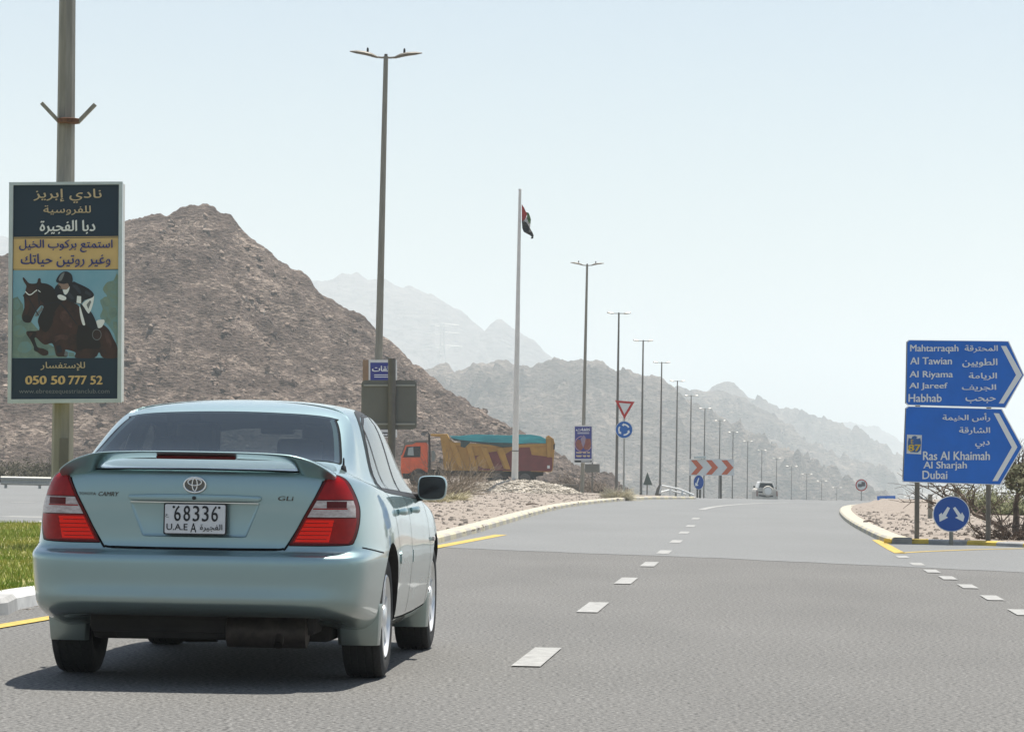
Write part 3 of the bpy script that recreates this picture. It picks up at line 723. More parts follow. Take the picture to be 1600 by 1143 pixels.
for s in (1, -1):
    f = (lambda p: p) if s > 0 else mir
    tl = drape('tail_light', f(TL), 'rear', .004, M_dred, cell=.022, skirt=.012)
    drape('upper_lens', f(band(.94, 1.047)), 'rear', .0075, M_red, tl, cell=.02, skirt=.004)
    drape('clear_lens', f(band(.852, .934, .016)), 'rear', .0085, M_clear, tl, cell=.02, skirt=.004)
    rm = drape('reverse_divider', f(ribbon([(inn(.893)+.02, .893), (out_(.893)-.05, .893)], .006)), 'rear', .0095, M_red, tl, cell=.03, skirt=.003)
    drape('red_reflector', f([(inn(.91)+.075, .93), (inn(.91)+.075, .897), (inn(.91)+.165, .897), (inn(.91)+.165, .93)]), 'rear', .0095, M_dred, tl, cell=.03, skirt=.003)
    drape('lower_lens', f(band(.722, .846)), 'rear', .0075, M_red, tl, cell=.02, skirt=.004)
    drape('brake_lens', f([(inn(.728)+.02, .728), (inn(.838)+.02, .838), (inn(.838)+.15, .838), (inn(.728)+.185, .728)]), 'rear', .0095, M_lit, tl, cell=.02, skirt=.003)
    for k in range(5):
        z = .742+.02*k; drape('lens_rib', f(ribbon([(inn(z)+.022, z), (inn(z)+.165, z)], .003)), 'rear', .0105, M_dred, tl, cell=.05, skirt=.002)
    drape('light_seal', f(ribbon(TL+[TL[0]], .009)), 'rear', .0025, M_seam, tl, cell=.04, skirt=0)
# ---- rear window
M_rg = mat('heated_glass', (.014, .022, .027), .03, spec=.42); M_swg = mat('door_glass', (.03, .036, .038), .02, spec=.9, coat=1.0); M_wsg = mat('windscreen_glass', (.02, .025, .026), .02)
for a_ in (0,):
    rr_ = slp(RW); gap('window_seal', [(x*1.006, y) for x, y in rr_]+[(rr_[0][0]*1.006, rr_[0][1])], 'slope', .015, m=M_seam, off=.0022)
rwn = drape('rear_window', slp(RW), 'slope', .004, M_rg, cell=.05, skirt=.003)
N_ = M_rg.node_tree.nodes; L_n = M_rg.node_tree.links; tc_ = N_.new('ShaderNodeTexCoord'); wv = N_.new('ShaderNodeTexWave'); wv.bands_direction = 'Z'; wv.inputs['Scale'].default_value = 14
cr_ = N_.new('ShaderNodeValToRGB'); cr_.color_ramp.elements[0].position = .90; cr_.color_ramp.elements[0].color = (.014, .022, .027, 1); cr_.color_ramp.elements[1].position = .97; cr_.color_ramp.elements[1].color = (.019, .027, .032, 1)
L_n.new(tc_.outputs['Object'], wv.inputs['Vector']); L_n.new(wv.outputs['Fac'], cr_.inputs[0]); L_n.new(cr_.outputs[0], N_['Principled BSDF'].inputs['Base Color'])
see_through(M_rg, .30); see_through(M_swg, .25); see_through(M_wsg, .55)
drape('windscreen', WS, 'front', .004, M_wsg, cell=.06, skirt=.003)
# ---- side windows and doors
def fl(pts): return pts
TR = curve2([(1.235, .985), (1.36, 1.13), (1.49, 1.265), (1.64, 1.352), (1.85, 1.394), (2.2, 1.404), (2.45, 1.392), (2.65, 1.35), (2.84, 1.268), (3.05, 1.14), (3.22, 1.01), (3.27, .935)], 3)+[(2.9, .935), (2.2, .955), (1.6, .97)]
for s in ('right', 'left'):
    for ring_, wd_ in ((RD, .034), (FD, .034), (TR, .022)): gap('window_surround', ring_+ring_[:1], s, wd_, m=M_blk, off=.0022)
    gap('door_pillar', [(2.185, .965), (2.175, 1.385)], s, .075, m=M_blk, off=.002)
    sg = 1 if s == 'right' else -1
    for nm, pts in (('rear_door_window', RD), ('front_door_window', FD)):
        drape(nm, pts, s, .0045, M_swg, cell=.05, skirt=.003)
    gap('quarter_window_bar', [(1.56, .97), (1.60, 1.30)], s, .022, m=M_blk, off=.0065)
    gap('panel_gap', curve2([(1.24, .97), (1.36, .86), (1.46, .72), (1.475, .60), (1.44, .48), (1.40, .36), (1.46, .29)], 4), s, .008)
    gap('panel_gap', curve2([(2.20, .96), (2.235, .80), (2.235, .62), (2.20, .42), (2.13, .30)], 4), s, .008)
    gap('panel_gap', curve2([(3.27, .94), (3.33, .80), (3.36, .60), (3.34, .42), (3.32, .30)], 4), s, .008)
    gap('panel_gap', [(1.46, .295), (2.0, .285), (2.6, .283), (3.32, .295)], s, .009)
    gap('panel_gap', curve2([(.28, .70), (.45, .685), (.62, .672), (.735, .665)], 3), s, .007)
    dm = drape('door_moulding', [(1.52, .585), (1.50, .60), (1.50, .64), (1.52, .655), (2.19, .645), (2.19, .575)], s, .006, PAINT, cell=.05, skirt=.008)
    dm = drape('door_moulding', [(2.25, .574), (2.25, .644), (3.26, .632), (3.29, .62), (3.29, .58), (3.26, .565)], s, .006, PAINT, cell=.05, skirt=.008)
    for y0 in (1.53, 2.36):
        pts = []
        for k in range(7):
            t = k/6; y = y0+.02+.17*t; h, nr, _, _ = BODY.ray_cast(Vector((sg*2, y, .865)), Vector((-sg, 0, 0)))
            pts.append(h+Vector((sg*(.030*math.sin(math.pi*t)**.6+.002), 0, 0)))
        b = MB(); b.tube(pts, [.011, .015, .016, .016, .016, .015, .011], 10, flat=1.3); b.build('door_handle', PAINT, car, local=True, smooth=True)
    h, nr, _, _ = BODY.ray_cast(Vector((sg*2, 3.5, .62)), Vector((-sg, 0, 0)))
    b = MB(); b.box(h+Vector((sg*.006, 0, .06)), (.014, .07, .026)); b.build('side_repeater', M_clear, car, local=True, bevel=.005)
# ---- mirrors
for s in (1, -1):
    b = MB(); hp = curve2([(.075, -.02), (.078, .03), (.06, .068), (.02, .078), (-.06, .074), (-.085, .05), (-.09, -.02), (-.08, -.06), (-.04, -.074), (.04, -.07), (.068, -.05), (.075, -.02)], 3)[:-1]
    c = Vector((s*.935, 3.02, .985))
    for k, (dy, sc_) in enumerate(((-.055, 1.0), (-.04, 1.07), (.0, 1.06), (.05, .85), (.085, .4))):
        for x, z in hp: b.pt(c+Vector((s*x*sc_*.95, dy, z*sc_*.88)))
    n = len(hp)
    for k in range(4):
        for i in range(n): b.face((k*n+i, k*n+(i+1) % n, (k+1)*n+(i+1) % n, (k+1)*n+i))
    b.face([i for i in range(n)]); b.face([4*n+i for i in range(n)])
    mh = b.build('wing_mirror', PAINT, car, local=True, smooth=True, angle=50)
    b = MB(); b.prism([c+Vector((s*x*.92, -.058, z*.865)) for x, z in hp], (0, .01, 0)); b.build('mirror_glass', M_mirror, mh, local=True)
    b = MB(); b.tube([c+Vector((-s*.07, .02, -.05)), c+Vector((-s*.12, .03, -.055)), c+Vector((-s*.17, .05, -.05))], [.026, .03, .036], 10); b.build('mirror_foot', M_blk, mh, local=True, smooth=True)
# ---- spoiler
mb = MB(); st = [(0, 1.168, 1.136, .055, .25), (.16, 1.168, 1.136, .055, .25), (.32, 1.166, 1.134, .057, .252), (.44, 1.161, 1.126, .06, .26), (.490, 1.157, 1.110, .062, .268), (.520, 1.152, 1.075, .065, .275), (.545, 1.146, 1.045, .067, .28), (.60, 1.130, 1.04, .075, .295), (.65, 1.106, 1.035, .09, .315), (.69, 1.080, 1.030, .115, .34), (.715, 1.058, 1.025, .15, .36)]
st = [(a*.975, *r) for a, *r in st]; st = [(-a, *r) for a, *r in st[:0:-1]]+st; rings = []
for x, zt, zb, ya, yb in st:
    zm = (zt+zb)/2
    k_ = .085*max(0, 1-max(0, abs(x)-.44)/.1); rings.append([mb.pt(p) for p in ((x, ya-.052, zt-.006), (x, ya-.050, zt), (x, ya-.03, zt+.003), (x, yb-.05, zt+.004), (x, yb, zm), (x, yb-.05, zb), (x, ya+.07+k_, zb), (x, ya+.045+k_*.8, zb+.004))])
for A, B in zip(rings, rings[1:]):
    for k in range(8): mb.face((A[k], A[(k+1) % 8], B[(k+1) % 8], B[k]))
mb.face(rings[0]); mb.face(rings[-1])
spo = mb.build('spoiler', PAINT, car, local=True, smooth=True, sub=2)
mb = MB(); mb.box((0, .115, 1.139), (.40, .05, .018)); mb.build('high_brake_light', M_dred, spo, local=True, bevel=.006)
# ---- trim on the boot lid
mb = MB()
pts = [(-.338, .0, .936), (-.332, 0, .951), (-.2, 0, .957), (0, 0, .959), (.2, 0, .957), (.332, 0, .951), (.338, 0, .936), (.325, 0, .920), (0, 0, .918), (-.325, 0, .920)]
def rear_y(x, z):
    h, _, _, _ = BODY.ray_cast(Vector((x, -2, z)), Vector((0, 1, 0))); return h.y if h else .08
A = [mb.pt((x, rear_y(x, z)+.02, z)) for x, _, z in pts]; B = [mb.pt((x*.99, rear_y(x, z)-.024, z*.84+.941*.16)) for x, _, z in pts]; n = len(pts)
for i in range(n): mb.face((A[i], A[(i+1) % n], B[(i+1) % n], B[i]))
mb.face(B)
bar = mb.build('boot_trim_bar', PAINT, car, local=True, bevel=.008, smooth=True)
mb = MB(); y_ = rear_y(0, .937)-.026; mb.lathe([(-.004, .0095), (.004, .0095)], (0, y_, .938), 'y', 16); mb.build('key_lock', M_blk, bar, local=True)
mb = MB(); mb.prism([(x, rear_y(x, .915)-.018, .9175) for x in (-.32, -.1, .1, .32)]+[(x, rear_y(x, .915)+.02, .9175) for x in (.32, .1, -.1, -.32)], (0, 0, -.004)); mb.build('chrome_strip', M_chrome, bar, local=True)
def ring_loop(mb, cx, cz, rx, rz, t, y0):
    pts = [(cx+rx*math.cos(2*math.pi*k/40), y0, cz+rz*math.sin(2*math.pi*k/40)) for k in range(41)]
    mb.tube(pts, t, 8, flat=.8, ref=(0, 1, 0), caps=False)
yb = rear_y(0, 1.003)-.012
mb = MB(); ring_loop(mb, 0, 1.003, .0545, .0375, .0052, yb); ring_loop(mb, 0, 1.0165, .034, .0165, .0034, yb-.001); ring_loop(mb, 0, 1.0045, .0125, .031, .0034, yb-.002)
em = mb.build('boot_emblem', M_chrome, car, local=True, smooth=True)
mb = MB(); mb.prism([(.053*math.cos(2*math.pi*k/32), yb+.002, 1.003+.036*math.sin(2*math.pi*k/32)) for k in range(32)], (0, .03, 0)); mb.build('emblem_back', mat('emblem_grey', (.16, .15, .13), .35, .6), em, local=True)
def lidmap(u, v, off): return Vector((u, rear_y(u, v)-off, v))
mb = MB(); text(mb, 'TOYOTA', lidmap, -.588, -.50, .958, .944, off=.003, bold=.01); text(mb, 'CAMRY', lidmap, -.487, -.385, .962, .940, off=.003, bold=.02, slant=.06)
mb.build('boot_lettering', mat('badge_metal', (.10, .09, .075), .35, .6), car, local=True)
mb = MB(); text(mb, 'GLi', lidmap, .415, .492, .954, .931, off=.003, bold=.02, slant=.06); mb.build('boot_lettering', mat('badge_metal', (.10, .09, .075), .35, .6), car, local=True)
# ---- number plate
PC, PH, PZ, PY = .004, .155, .834, .052
pm = lambda u, v, off: Vector((PC+u, PY-off+(.02*(v-PZ)), v))
mb = MB(); plate(mb, pm, rrect(PC-.158, PZ-PH/2, PC+.158, PZ+PH/2, .008), -.012, .0)
pl = mb.build('number_plate', M_blk, car, local=True)
mb = MB(); plate(mb, pm, rrect(PC-.151, PZ-PH/2+.006, PC+.151, PZ+PH/2-.006, .007), .0, .002); mb.build('plate_face', M_plw, pl, local=True)
mb = MB()
for k, ch in enumerate('68336'):
    x = -.101+.0465*k; text(mb, ch, pm, x, x+.034, PZ+.066, PZ-.012, off=.004, bold=.012)
text(mb, 'U.A.E', pm, -.138, -.032, PZ-.024, PZ-.056, off=.004, bold=.012)
text(mb, 'A', pm, -.018, .012, PZ-.020, PZ-.066, off=.004, bold=.01)
text(mb, 'الفجيرة', pm, .03, .142, PZ-.024, PZ-.062, off=.004, bold=.01)
text(mb, 'ع', pm, -.144, -.126, PZ+.024, PZ+.006, off=.004)
for x in (-.103, .124): 
    flat_poly(mb, pm, circ(x, PZ+.058, .0065, n=14), .0045)
mb.build('plate_lettering', M_ink, pl, local=True)
# ---- wheels
def wheel(s, y):
    c = Vector((s*.762, y, WR)); w2 = .1025
    prof = [(-w2*.3, .19), (-w2*.85, .205), (-w2*.9, .215), (-w2, .235), (-w2*1.02, .285), (-w2*.93, .312), (-w2*.78, .320)]
    for g in (-.55, -.18, .18, .55): prof += [(w2*(g-.05), WR), (w2*(g-.04), WR-.007), (w2*(g+.04), WR-.007), (w2*(g+.05), WR)]
    prof += [(w2*.78, .320), (w2*.93, .312), (w2*1.02, .285), (w2, .235), (w2*.9, .215), (w2*.85, .205), (w2*.3, .19)]
    mb = MB(); mb.lathe(prof, c, 'x', 56); t = mb.build('wheel', M_tyre, car, local=True, smooth=True, angle=25)
    mb = MB(); o = s*w2*.93
    mb.lathe([(o-s*.05, .205), (o-s*.03, .214), (o, .219), (o+s*.006, .212), (o-s*.012, .200), (o-s*.05, .185), (o-s*.075, .17)], c, 'x', 48)
    for k in range(7):
        a = 2*math.pi*k/7+.3; u = Vector((0, math.cos(a), math.sin(a))); q = Vector((0, -math.sin(a), math.cos(a)))
        v = [c+u*.05+q*.026+Vector((o-s*.012, 0, 0)), c+u*.05-q*.026+Vector((o-s*.012, 0, 0)), c+u*.205-q*.036+Vector((o-s*.008, 0, 0)), c+u*.205+q*.036+Vector((o-s*.008, 0, 0))]
        mb.prism(v, (-s*.025, 0, 0))
    mb.lathe([(o-s*.03, .065), (o-s*.004, .06), (o+s*.004, .045), (o+s*.004, .0001)], c, 'x', 24)
    mb.build('rim', M_alloy, t, local=True, smooth=True, angle=35)
for s in (1, -1):
    for y in AX: wheel(s, y)
# mud flaps
for s in (1, -1):
    for y, d in ((AX[0]-.385, .0), (AX[1]-.385, .0)):
        mb = MB(); z1, z0 = (.40, .185) if y < 2 else (.36, .15)
        rows = []
        for k in range(6):
            t = k/5; z = z1+(z0-z1)*t; dy = -.01+.05*t
            xo = .872-.012*t if y < 2 else .876-.012*t; xi = .63+.02*t
            rows.append([mb.pt((s*xx, y+dy+yy, z)) for xx, yy in ((xi, .012), (xi+.02, -.012), (xo-.05, -.014), (xo-.008, .01), (xo, .05), (xo+.002, .13-.05*t), (xo-.012, .13-.05*t), (xo-.02, .055), (xi+.03, .03))])
        for A, B in zip(rows, rows[1:]):
            for i in range(9): mb.face((A[i], A[(i+1) % 9], B[(i+1) % 9], B[i]))
        mb.face(rows[0]); mb.face(rows[-1]); mb.build('mud_flap', PAINT, car, local=True, smooth=True, bevel=.003)
# ---- underside
mb = MB(); mb.box((0, 2.5, .26), (1.24, 3.6, .12)); mb.box((0, .75, .30), (1.15, .75, .10)); mb.box((.0, .55, .27), (.9, .3, .10)); mb.build('floor_pan', M_under, car, local=True, bevel=.03)
mb = MB(); mb.tube([(-.66, 1.105, .29), (-.3, 1.12, .25), (.3, 1.12, .25), (.66, 1.105, .29)], [.035, .05, .05, .035], 10); mb.tube([(-.4, .95, .24), (-.15, .92, .205), (.0, .9, .20)], [.03, .03, .02], 8); mb.build('rear_axle', M_under, car, local=True, smooth=True)
mb = MB(); mb.lathe([(-.21, .05), (-.20, .082), (.20, .082), (.21, .05)], (.33, .42, .265), 'x', 24); mf = mb.build('muffler', M_rust, car, local=True, smooth=True)
mb = MB(); mb.tube([(.1, 1.4, .22), (.12, .9, .22), (.2, .5, .235)], .028, 10); mb.tube([(.38, .45, .27), (.40, .36, .245), (.40, .30, .205)], [.026, .026, .024], 12, caps=False); mb.build('tail_pipe', M_rust, mf, local=True, smooth=True)
mb = MB(); mb.lathe([(-.008, .018), (.02, .012), (.026, .006), (.06, .004), (.064, .001)], (.69, .52, float(BODY.ray_cast(Vector((.69, .52, 3)), Vector((0, 0, -1)))[0].z)), 'z', 12); mb.build('aerial_base', M_blk, car, local=True, smooth=True)
bmf.free()
# ================================================================ signs, posts and lamps
M_steel = mat('galvanised_steel', (.40, .40, .37), .5, .45, var=.10, scale=5, stretch=(4, 4, .4))
M_pole = mat('weathered_pole', (.27, .255, .21), .6, .3, var=.14, scale=4, stretch=(5, 5, .5))
M_dpole = mat('dark_pole', (.15, .14, .12), .6, .3, var=.12, scale=4)
M_wpole = mat('white_pole', (.68, .67, .62), .45, var=.06, scale=2)
M_rustb = mat('rusty_strap', (.16, .075, .04), .8, .3, var=.3, scale=20)
M_fr = mat('pale_frame', (.52, .58, .57), .4, .5, var=.06, scale=4)
M_navy = mat('poster_navy', (.016, .036, .060), .45, spec=.3)
M_gold = mat('poster_gold', (.66, .46, .19), .5, var=.04, scale=3)
M_pgold = mat('poster_gold_ink', (.58, .47, .28), .5)
M_pwh = mat('poster_white', (.80, .83, .83), .5)
M_pblue = mat('poster_blue_ink', (.035, .045, .20), .5)
M_psky = mat('poster_sky', (.17, .38, .50), .5, col2=(.25, .45, .56), scale=1.1)
M_pgrn = mat('poster_green', (.12, .20, .19), .5, col2=(.22, .31, .25), scale=4.5)
M_ptree = mat('poster_tree', (.15, .30, .34), .5, col2=(.20, .27, .20), scale=5)
M_horse = mat('poster_horse', (.022, .013, .013), .5, col2=(.060, .026, .020), scale=5.5)
M_shine = mat('poster_horse_shine', (.095, .045, .038), .5, col2=(.045, .02, .018), scale=9)
M_grey2 = mat('poster_coat_fold', (.030, .036, .052), .5)
M_horsed = mat('poster_horse_dark', (.014, .011, .012), .5)
M_horser = mat('poster_horse_brown', (.060, .024, .018), .5, col2=(.040, .017, .014), scale=6)
M_coat = mat('poster_coat', (.012, .014, .022), .5)
M_skin = mat('poster_skin', (.30, .20, .16), .5)
M_grey = mat('poster_grey', (.17, .19, .20), .5)
M_sback = mat('sign_back_grey', (.175, .175, .155), .6, .2, var=.07, scale=2.5)
M_sblue = mat('sign_blue', (.008, .150, .60), .4, spec=.4, var=.07, scale=2.2)
M_sblue2 = mat('sign_round_blue', (.012, .085, .36), .4, spec=.4)
M_sgrey = mat('sign_lettering', (.80, .83, .82), .5)
M_sred = mat('sign_red', (.50, .03, .025), .45)
M_sor = mat('sign_orange', (.62, .14, .06), .5)
M_swh = mat('sign_white', (.70, .71, .69), .5, var=.04, scale=3)
M_yink = mat('route_yellow', (.70, .48, .02), .5)
# ---- big advertising board on the near pole
ADZ = 38.0
pb = G(100, 868); pole_base = P(95.5, 890, ADZ); pole_base.z = vz(pole_base.x, pole_base.y)
LP = root('lamp_pole', pole_base, 'thick weathered lamp pole with two short bare brackets, cut by the photo top', 'pole')
mb = MB(); b_, t_ = pole_base, P(108, -260, ADZ+.2)
mb.tube([b_-Vector((0, 0, .1)), b_+(t_-b_)*.5, t_], [.135, .108, .088], 8); mb.build('pole', M_pole, LP)
mb = MB(); mb.box(b_+Vector((0, 0, .03)), (.5, .5, .06)); mb.build('base_plate', M_steel, LP, bevel=.01)
fr = Fr(107, 190, ADZ)
mb = MB(); mb.lathe([(-.028, .124), (-.024, .130), (.024, .130), (.028, .124)], fr(107, 189), 'z', 24); mb.build('strap', M_rustb, LP, smooth=True)
for a, e in (((94, 192), (65, 161)), ((121, 192), (149, 163))):
    mb = MB(); p, q = fr(*a), fr(*e); d_ = (q-p).normalized(); n_ = Vector((0, -1, 0)).cross(d_)*.022
    mb.prism([p-n_+Vector((0, -.03, 0)), p+n_+Vector((0, -.03, 0)), q+n_+Vector((0, -.03, 0)), q-n_+Vector((0, -.03, 0))], (0, .06, 0)); mb.build('bracket_arm', M_pole, LP, bevel=.005)
mb = MB(); mb.poly([Fr(98, 700, ADZ-.14)(x, y) for x, y in ((93, 684), (107, 684), (106, 732), (92, 732))]); mb.build('access_door', M_dpole, LP)
ad = Fr(104, 456, ADZ-.28, yaw=RAD(-3))
AD = root('advertising_board', ad(103, 628), 'framed dark blue riding club poster with a horse and rider, strapped to the thick pole', 'billboard')
mb = MB(); plate(mb, ad, [(16, 286), (191, 285.5), (189, 627.5), (13.5, 629)], -.20, -.02); mb.build('light_box', mat('box_side', (.55, .56, .52), .5), AD, bevel=.008)
mb = MB()
OUT = [(15, 285), (192, 284), (190, 628.5), (12.5, 630)]; INN = [(21.5, 289.5), (186.5, 288.5), (184, 622.5), (18, 623.5)]
for i in range(4):
    j = (i+1) % 4; plate(mb, ad, [OUT[i], OUT[j], INN[j], INN[i]], -.02, .03)
mb.build('frame', M_fr, AD)
mb = MB(); plate(mb, ad, INN, -.015, .0); pos = mb.build('poster', M_navy, AD)
q4 = lambda x, y, o=0: ad(x/3.0905, 270+y/3.0892, o)
q1 = lambda x, y, o=0: ad(15+x/7.144, 410+y/7.144, o)
def rounded(pts, n=3):
    q = [Vector(p) for p in pts]; out = []; k = len(q)
    for i in range(k):
        p0, p1, p2, p3 = q[i-1], q[i], q[(i+1) % k], q[(i+2) % k]
        for j in range(n):
            t = j/n; out.append(tuple(.5*((2*p1)+(p2-p0)*t*.7+(2*p0*.7-5*p1+1.6*p1*0+p1*.0)*0)) if False else tuple(p1*(1-t)+p2*t+((p1-p0*.5-p2*.5)*(t*(1-t)*(1-t))+(p2-p1*.5-p3*.5)*(t*t*(1-t)))*.9))
    return out
def pp(name, m, pts, off, mp=q1):
    b = MB(); flat_poly(b, mp or q1, rounded(pts) if mp is q1 and len(pts) > 4 else pts, off); return b.build(name, m, pos)
pp('gold_band', M_gold, [(66, 318), (571, 313), (571, 462), (64, 464)], .002, q4)
b = MB()
for y in (310, 467): flat_poly(b, q4, [(66, y-1.5+(2 if y < 400 else 0)), (571, y-6+(2 if y < 400 else 0)), (571, y-3+(2 if y < 400 else 0)), (66, y+2+(2 if y < 400 else 0))], .003)
b.build('gold_rule', M_gold, pos)
pp('picture_sky', M_psky, [(40, 87), (1214, 82), (1204, 1062), (30, 1066)], .002)
pp('picture_trees', M_pgrn, [(37, 400), (90, 380), (150, 470), (160, 620), (240, 660), (330, 760), (420, 900), (600, 1000), (640, 1060), (420, 1062), (200, 1063), (30, 1064), (33, 800)], .003, None)
pp('picture_trees', M_ptree, [(1212, 150), (1160, 200), (1090, 220), (1040, 300), (1090, 380), (1010, 420), (1040, 520), (1010, 610), (1100, 700), (1170, 800), (1206, 900)], .003)
HORSE = [(146, 176), (158, 166), (180, 190), (222, 232), (300, 232), (316, 190), (330, 174), (348, 186), (354, 226), (420, 240), (480, 275), (520, 320), (600, 400), (760, 470), (900, 640), (1040, 690), (1110, 750), (1160, 850), (1200, 930), (1203, 1060), (1040, 1060), (1000, 1000), (950, 1062), (735, 1062), (740, 1010), (690, 985), (620, 975), (650, 1045), (600, 1050), (525, 1042), (500, 950), (470, 900), (400, 918), (350, 890), (300, 840), (280, 850), (310, 940), (380, 960), (432, 990), (425, 1030), (370, 1038), (310, 1000), (275, 980), (270, 940), (230, 860), (190, 800), (200, 765), (330, 755), (315, 660), (330, 600), (380, 500), (350, 480), (300, 540), (262, 610), (235, 665), (190, 672), (150, 650), (138, 590), (165, 500), (160, 390), (148, 370), (172, 340), (180, 300), (188, 260), (160, 215)]
pp('horse', M_horse, HORSE, .004)
pp('horse_shading', M_horsed, [(330, 250), (470, 280), (600, 410), (560, 470), (500, 560), (470, 700), (400, 780), (330, 700), (330, 600), (390, 480), (330, 400)], .005)
pp('horse_shoulder', M_horser, [(520, 560), (600, 500), (680, 560), (760, 690), (740, 800), (640, 780), (560, 800), (480, 760), (490, 660)], .005)
pp('horse_quarter', M_horser, [(1010, 720), (1090, 760), (1150, 860), (1190, 1000), (1110, 1040), (1040, 900), (1020, 800)], .005)
pp('horse_shading', M_horsed, [(770, 700), (920, 720), (930, 830), (1010, 880), (1000, 960), (850, 960), (760, 980), (750, 860)], .005)
pp('horse_shading', M_horsed, [(200, 770), (300, 775), (280, 850), (310, 945), (300, 975), (270, 930), (235, 850)], .005)
pp('horse_muzzle', M_horsed, [(150, 600), (205, 590), (245, 610), (225, 660), (190, 670), (155, 648)], .005)
pp('browband', M_pwh, [(180, 320), (215, 352), (245, 348), (305, 302), (345, 325), (343, 332), (306, 314), (250, 358), (212, 364), (176, 330)], .006)
pp('noseband', M_grey, [(300, 560), (340, 520), (362, 480), (372, 530), (350, 548), (330, 580), (310, 600), (285, 595)], .005)
pp('rider_coat', M_coat, [(500, 300), (545, 240), (590, 300), (620, 360), (700, 220), (760, 232), (880, 290), (940, 350), (925, 390), (840, 420), (800, 460), (740, 455), (640, 420), (570, 415), (525, 390)], .006)
pp('rider_face', M_skin, [(545, 230), (660, 225), (668, 270), (640, 300), (600, 300), (560, 290)], .006)
pp('rider_collar', M_pwh, [(598, 305), (640, 300), (672, 268), (660, 320), (630, 360), (605, 340)], .007)
pp('riding_hat', M_coat, [(520, 215), (545, 150), (590, 108), (640, 100), (690, 130), (705, 180), (700, 225), (670, 270), (650, 232), (600, 240)], .007)
pp('hat_panel', M_grey, [(550, 180), (580, 130), (615, 112), (600, 160), (580, 200), (555, 205)], .008)
pp('rider_glove', M_pwh, [(536, 370), (570, 358), (630, 385), (628, 415), (590, 422), (545, 400)], .008)
pp('number_cloth', M_pwh, [(755, 372), (800, 376), (800, 458), (748, 450)], .008)
pp('rider_breeches', M_pwh, [(812, 470), (850, 425), (925, 390), (944, 372), (935, 450), (900, 560), (880, 572), (845, 520)], .007)
pp('rider_boot', M_coat, [(790, 480), (815, 475), (880, 570), (905, 545), (950, 620), (985, 720), (990, 750), (920, 740), (850, 680)], .008)
pp('saddle_cloth', M_pwh, [(780, 495), (800, 520), (838, 660), (842, 700), (815, 690), (790, 600)], .007)
pp('saddle_cloth', M_pwh, [(970, 650), (1045, 635), (1062, 660), (1030, 720), (985, 728)], .007)
for pts in ([(1090, 250), (1130, 210), (1175, 230), (1160, 300), (1105, 310)], [(1040, 400), (1090, 380), (1130, 430), (1100, 490), (1045, 470)], [(1120, 520), (1180, 500), (1200, 580), (1150, 620), (1110, 580)], [(1080, 600), (1130, 640), (1120, 690), (1070, 660)], [(1150, 660), (1200, 660), (1203, 740), (1165, 730)]): pp('tree_clump', M_pgrn, pts, .0036)
for pts in ([(50, 430), (90, 410), (120, 480), (80, 530), (45, 500)], [(60, 600), (120, 570), (140, 640), (90, 680)], [(50, 720), (130, 700), (190, 760), (150, 830), (60, 820)], [(120, 900), (200, 880), (250, 950), (180, 1010), (90, 980)], [(430, 960), (490, 950), (510, 1030), (440, 1040)], [(660, 1000), (720, 1010), (725, 1055), (660, 1050)]): pp('tree_clump', M_ptree, pts, .0036)
pp('mane', M_horsed, [(350, 232), (420, 238), (480, 272), (510, 320), (470, 330), (400, 280), (352, 262)], .0055)
pp('face_highlight', M_horser, [(182, 400), (215, 380), (225, 450), (205, 560), (178, 580), (172, 500)], .0055)
pp('horse_highlight', M_shine, [(560, 590), (610, 530), (650, 570), (700, 680), (690, 730), (640, 700), (590, 660)], .0056)
pp('horse_highlight', M_shine, [(1060, 770), (1100, 790), (1140, 900), (1120, 960), (1080, 880)], .0056)
pp('horse_highlight', M_shine, [(500, 830), (580, 800), (650, 820), (640, 860), (560, 860), (510, 890)], .0056)
pp('horse_highlight', M_shine, [(215, 790), (260, 780), (250, 810), (225, 830)], .0056)
pp('leg_boot', M_coat, [(280, 880), (305, 930), (330, 975), (300, 990), (272, 960)], .006)
pp('leg_boot', M_coat, [(520, 930), (570, 920), (590, 1000), (530, 1010)], .006)
pp('hoof', M_grey, [(620, 985), (655, 1000), (650, 1045), (610, 1040)], .006)
for pts in ([(345, 470), (362, 476), (610, 430), (606, 420)], [(560, 440), (640, 520), (760, 690), (750, 695), (630, 530), (552, 450)], [(190, 365), (200, 365), (330, 590), (320, 596)], [(300, 240), (312, 240), (340, 470), (328, 474)]): b = MB(); flat_poly(b, q1, pts, .0068); b.build('rein', M_coat, pos)
pp('coat_fold', M_grey2, [(700, 250), (760, 260), (800, 330), (780, 345), (730, 290)], .0066)
pp('coat_fold', M_grey2, [(640, 330), (680, 340), (720, 400), (690, 410), (650, 370)], .0066)
pp('coat_fold', M_grey2, [(850, 310), (915, 350), (900, 375), (840, 345)], .0066)
pp('breeches_fold', M_grey, [(860, 470), (900, 420), (912, 440), (880, 520)], .0076)
b = MB()
for k in range(20):
    a0, a1 = RAD(360*k/20), RAD(360*(k+1)/20); f2 = lambda a, r: (975+r*52*math.cos(a), 805-r*62*math.sin(a))
    b.poly([q1(*f2(a0, 1), .009), q1(*f2(a1, 1), .009), q1(*f2(a1, .88), .009), q1(*f2(a0, .88), .009)])
b.build('stirrup', M_grey, pos)
def ln(name, m, items, mp=q4, off=.006):
    for s, x0, x1, yt, yb, bd in items:
        b = MB(); text(b, s, mp, x0, x1, yt, yb, off=off, bold=bd, step=.0004); b.build(name, m, pos)
ln('poster_lettering', M_pgold, [('نادي إبريز', 162, 492, 78, 146, .012), ('للفروسية', 210, 440, 158, 204, .012), ('للإستفسار', 196, 412, 912, 954, .012)])
ln('poster_lettering', M_pwh, [('دبا الفجيرة', 192, 462, 228, 298, .03)])
